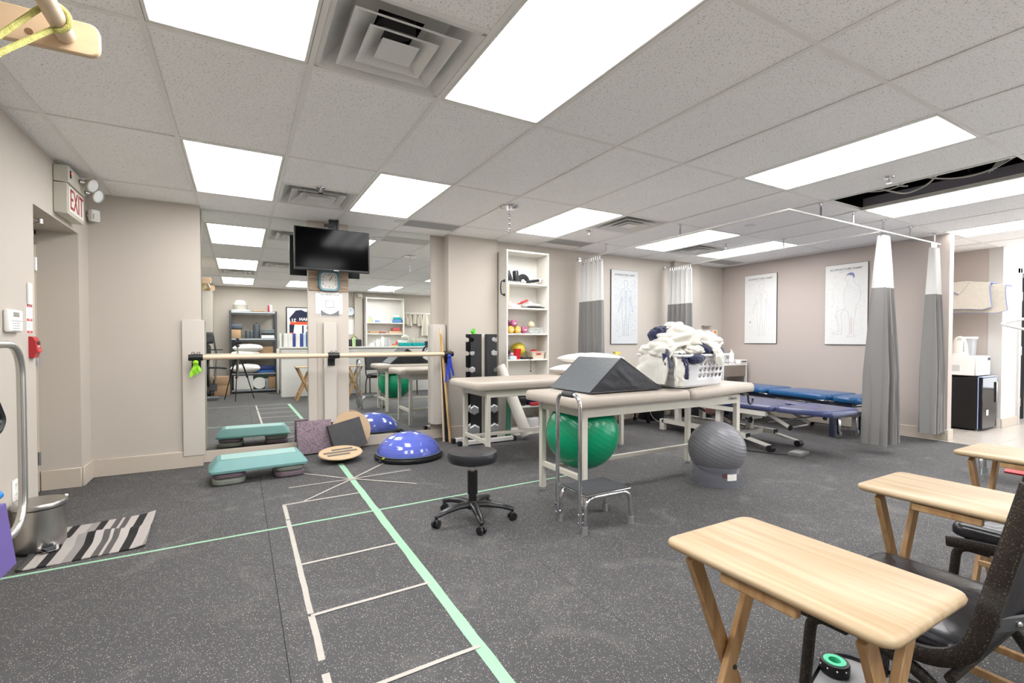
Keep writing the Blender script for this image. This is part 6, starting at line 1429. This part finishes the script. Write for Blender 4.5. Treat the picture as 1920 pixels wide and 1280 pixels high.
# framed jersey on rear wall
t = thing('framed_jersey', 'black framed navy and orange hockey jersey with number 21, seen in the left mirror', 'picture', (1.40, YF+.02, 1.55))
b = BM(); bx(b, (0, 0, 0), (.86, .03, .84), .003); obj('frame', b, BLACK, t)
b = BM(); bx(b, (0, .0155, 0), (.82, .003, .80)); obj('backboard', b, mat('pale mat', 'd9dde0', .6), t)
def flat(name, poly, y, m): 
    b = BM(); prism(b, poly, y, y+.003, 'xz'); obj(name, b, m, t)
OR = mat('jersey orange', 'e0532c', .7); JN = mat('jersey navy', '23263f', .8)
flat('jersey_shoulder', [(-.34, .06), (-.36, .16), (-.22, .34), (-.10, .36), (0, .31), (.10, .36), (.22, .34), (.36, .16), (.34, .06)], .017, JN)
flat('jersey_stripe', [(-.35, .0), (-.34, .07), (.34, .07), (.35, .0)], .019, OR)
flat('jersey_body', [(-.27, -.34), (-.27, .0), (.27, .0), (.27, -.34)], .0175, mat('jersey white', 'dfe1e4', .8))
flat('jersey_sleeve', [(-.36, -.24), (-.36, .0), (-.25, .0), (-.28, -.24)], .018, JN); flat('jersey_sleeve', [(.36, -.24), (.36, .0), (.25, .0), (.28, -.24)], .018, JN)
flat('cuff_stripe', [(-.36, -.24), (-.36, -.19), (-.275, -.19), (-.28, -.24)], .020, OR); flat('cuff_stripe', [(.36, -.24), (.36, -.19), (.275, -.19), (.28, -.24)], .020, OR)
flat('hem_stripe', [(-.27, -.30), (-.27, -.26), (.27, -.26), (.27, -.30)], .021, OR)
text('lettering', 'ERMAN', .10, WHITE, t, (.02, .022, .13), (PI/2, 0, PI), .0006, bold=.003); text('lettering', '21', .11, WHITE, t, (-.27, .022, .10), (PI/2, 0, PI), .0006, bold=.003); text('lettering', '21', .26, JN, t, (0, .022, -.12), (PI/2, 0, PI), .0006, bold=.006)
# right mirror : rear wall fittings
t = thing('wall_clock', 'round white clock on the rear wall, seen in the right mirror', 'clock', (2.45, YF+.015, 1.91))
M = Matrix.Rotation(-PI/2, 4, 'X'); b = BM(); lathe(b, [(0, -.01), (.12, -.01), (.125, 0), (.12, .02), (.11, .02), (.108, .01), (0, .01)], n=36, M=M); obj('case', b, mat('clock rim grey', '7f868c', .4), t)
b = BM(); lathe(b, [(0, .012), (.106, .012), (.106, .010)], n=36, M=M); obj('dial', b, mat('clock dial', 'dde4ea', .5), t)
b = BM(); bx(b, (.0, .016, .035), (.005, .001, .07)); bx(b, (.012, .016, .02), (.004, .001, .05), 0, (0, .5, 0)); obj('hands', b, BLACK, t)
plate('wall_poster', 'plain white sheet on the rear wall under the round clock', 'poster', (2.46, YF+.003, 1.52), (.26, .004, .38), PAPER, 0)
plate('wall_speaker', 'small cream wall unit high on the rear wall, seen in the right mirror', 'wall unit', (2.66, YF+.12, 2.32), (.12, .06, .10), CREAM)
t = thing('bookcase', 'wide white open bookcase on the rear wall, seen in the right mirror', 'shelf', (3.28, YF+.14, 0))
for s in (-1, 1):
    b = BM(); bb(b, s*.48-.012, s*.48+.012, -.13, .13, 0, 2.27); obj('side_panel', b, SHM, t)
b = BM(); bb(b, -.48, .48, -.13, -.12, 0, 2.27); obj('back_panel', b, SHM, t)
for z in (.4, .75, 1.0, 1.34, 1.62, 2.25):
    b = BM(); bb(b, -.47, .47, -.12, .13, z-.012, z+.012); obj('shelf_board', b, SHM, t)
def rb(x, z, nm, lab, cat, w_, h, m, d=.12): rbox(nm, lab, cat, 3.28+x, YF+.16, z, w_, d, h, m, .008)
bottle('squeeze_bottle', 'small bottle with blue cap on the rear bookcase upper shelf', (2.90, -1.68, 1.634), .025, .15, mat('lime tint bottle', 'cfd88a', .4), BLUE)
bottle('squeeze_bottle', 'tall white cone bottle on the rear bookcase upper shelf', (3.00, -1.68, 1.634), .035, .25, WHITE, WHITE)
rb(-.18, 1.634, 'blue_roll_box', 'pale blue patterned box on the rear bookcase upper shelf', 'box', .10, .06, mat('pale blue print', '7f9bd0', .5)); rb(.05, 1.634, 'white_cloth_pile', 'low white cloth pile on the rear bookcase upper shelf', 'cloth', .28, .03, PAPER)
rb(.33, 1.634, 'clear_drawer_box', 'clear box with teal and blue contents on the rear bookcase', 'box', .22, .09, mat('blue contents', '5b86b5', .4)); rb(.34, 1.727, 'teal_lid_box', 'teal lidded box on the clear drawer box', 'box', .18, .05, TEAL); rb(.30, 1.780, 'white_lid_box', 'white box crowning the pile on the rear bookcase', 'box', .14, .05, WHITE)
rb(-.28, 1.354, 'brown_items', 'low wooden case with black lid on the rear bookcase middle shelf', 'case', .22, .06, CARD); rb(-.05, 1.354, 'red_brown_tray', 'reddish tray on the rear bookcase middle shelf', 'tray', .16, .045, mat('brick red', '9b5b4b', .5)); rb(.28, 1.354, 'wood_riser', 'wooden riser with red boxes on the rear bookcase middle shelf', 'riser', .34, .06, BIRCH); rb(.30, 1.416, 'red_box', 'red box pile on the wooden riser', 'box', .2, .09, mat('faded red', 'b75555', .5))
# items on counter
t = thing('handbag', 'black handbag on the counter, seen in the right mirror', 'bag', (2.24, -.32, 1.036))
b = BM(); bx(b, (0, 0, .08), (.30, .12, .16), .02, None, 2); obj('bag_body', b, mat('bag black', '303236', .5), t)
b = BM(); tube(b, arc((0, 0, .15), .07, 0, PI, 10, 'xz'), .007, 6); obj('bag_handle', b, BLACK, t)
bottle('spray_bottle', 'white bottle with green label and yellow top standing before the black handbag', (2.20, -.18, 1.036), .034, .25, mat('green label bottle', 'b7d59a', .4), mat('yellow plastic', 'e0cf55', .4))
for k, (x, r, h, l) in enumerate(((2.62, .045, .09, 'low white jar at the left of the bottle group'), (2.67, .035, .14, 'short white bottle left in the bottle group'), (2.73, .033, .18, 'slim white bottle second in the bottle group'), (2.78, .033, .18, 'slim white bottle third in the bottle group'), (2.85, .042, .25, 'tallest white pump bottle in the bottle group'), (2.93, .033, .20, 'narrow translucent bottle right of the tallest one'), (3.00, .036, .18, 'rightmost bottle of the counter bottle group'))):
    bottle('pump_bottle', l, (x, -.25-.03*(k % 2), 1.036), r, h, CLEARB if k in (1, 5, 6) else WHITE, WHITE, h > .17, 'bottles on the counter')
rbox('snack_box', 'small pink and green box on the counter right of the bottles', 'box', 3.13, -.24, 1.036, .12, .1, .06, mat('pink box', 'd9707c', .5)); rbox('snack_box', 'lime green box in front of the pink one on the counter', 'box', 3.10, -.14, 1.036, .13, .05, .02, mat('lime box', 'bcd36a', .5)); rbox('white_box', 'white carton with red end on the counter', 'box', 3.36, -.40, 1.036, .20, .1, .14, PAPER); rbox('red_tape', 'red roll end beside the white carton', 'roll', 3.22, -.40, 1.036, .035, .08, .11, mat('coral', 'd84c55', .5))
for x, l in ((3.35, 'first teal plastic bin on the counter'), (3.66, 'second teal plastic bin on the counter')): rbox('teal_bin', l, 'bin', x, -.17, 1.036, .29, .14, .085, TEAL, .012)
for k in range(5):
    b = BM(); x = 3.52+.085*k; sheet(b, lambda u, v, k=k: ((u-.5)*.09+.01*math.sin(v*6+k), .035*math.sin(u*7+k), .17*(1-abs(2*v-1))), 5, 8, .018); tag(obj('rolled_towel', b, TERRYB, loc=(x-.0, -.33, 1.036+.0)), ['beige towel folded upright first in the row behind the teal bins', 'beige towel folded upright second in the row behind the teal bins', 'beige towel folded upright in the middle of the row behind the teal bins', 'beige towel folded upright fourth in the row behind the teal bins', 'beige towel folded upright last in the row behind the teal bins'][k], 'towel', 'upright towels behind the teal bins')
crumple('bagged_towel', 'cream towel bundle at the left of the upright towels on the counter', (3.42, -.38, 1.24), (.10, .07, .07), TERRYB, 21, .3)
rbox('navy_jacket', 'navy garment at the far end of the counter, seen in the right mirror', 'garment', 3.90, -.17, 1.04, .14, .16, .12, NAVY, .03)
t = thing('hook_rail', 'wall hook rail carrying beige towels on the rear wall', 'rail', (4.2, YF+.02, 1.90))
b = BM(); bx(b, (0, 0, 0), (.9, .02, .04), .003); obj('rail', b, SHM, t)
for k, (x, w_, h, l) in enumerate(((3.86, .17, .30, 'short beige towel hung leftmost on the hook rail'), (3.99, .15, .34, 'beige towel hung second on the hook rail'), (4.14, .16, .28, 'beige towel hung third on the hook rail'), (4.27, .15, .34, 'beige towel hung fourth on the hook rail'), (4.42, .26, .60, 'long beige towel hung rightmost on the hook rail'))):
    b = BM(); sheet(b, lambda u, v, k=k, w_=w_, h=h: ((u-.5)*w_*(.35+.65*v**.6), .05+.03*math.sin(u*9+k*2)*(.3+v), -h*v), 14, 10, .012); tag(obj('hanging_towel', b, TERRYB, loc=(x, YF+.02, 1.90)), l, 'towel')
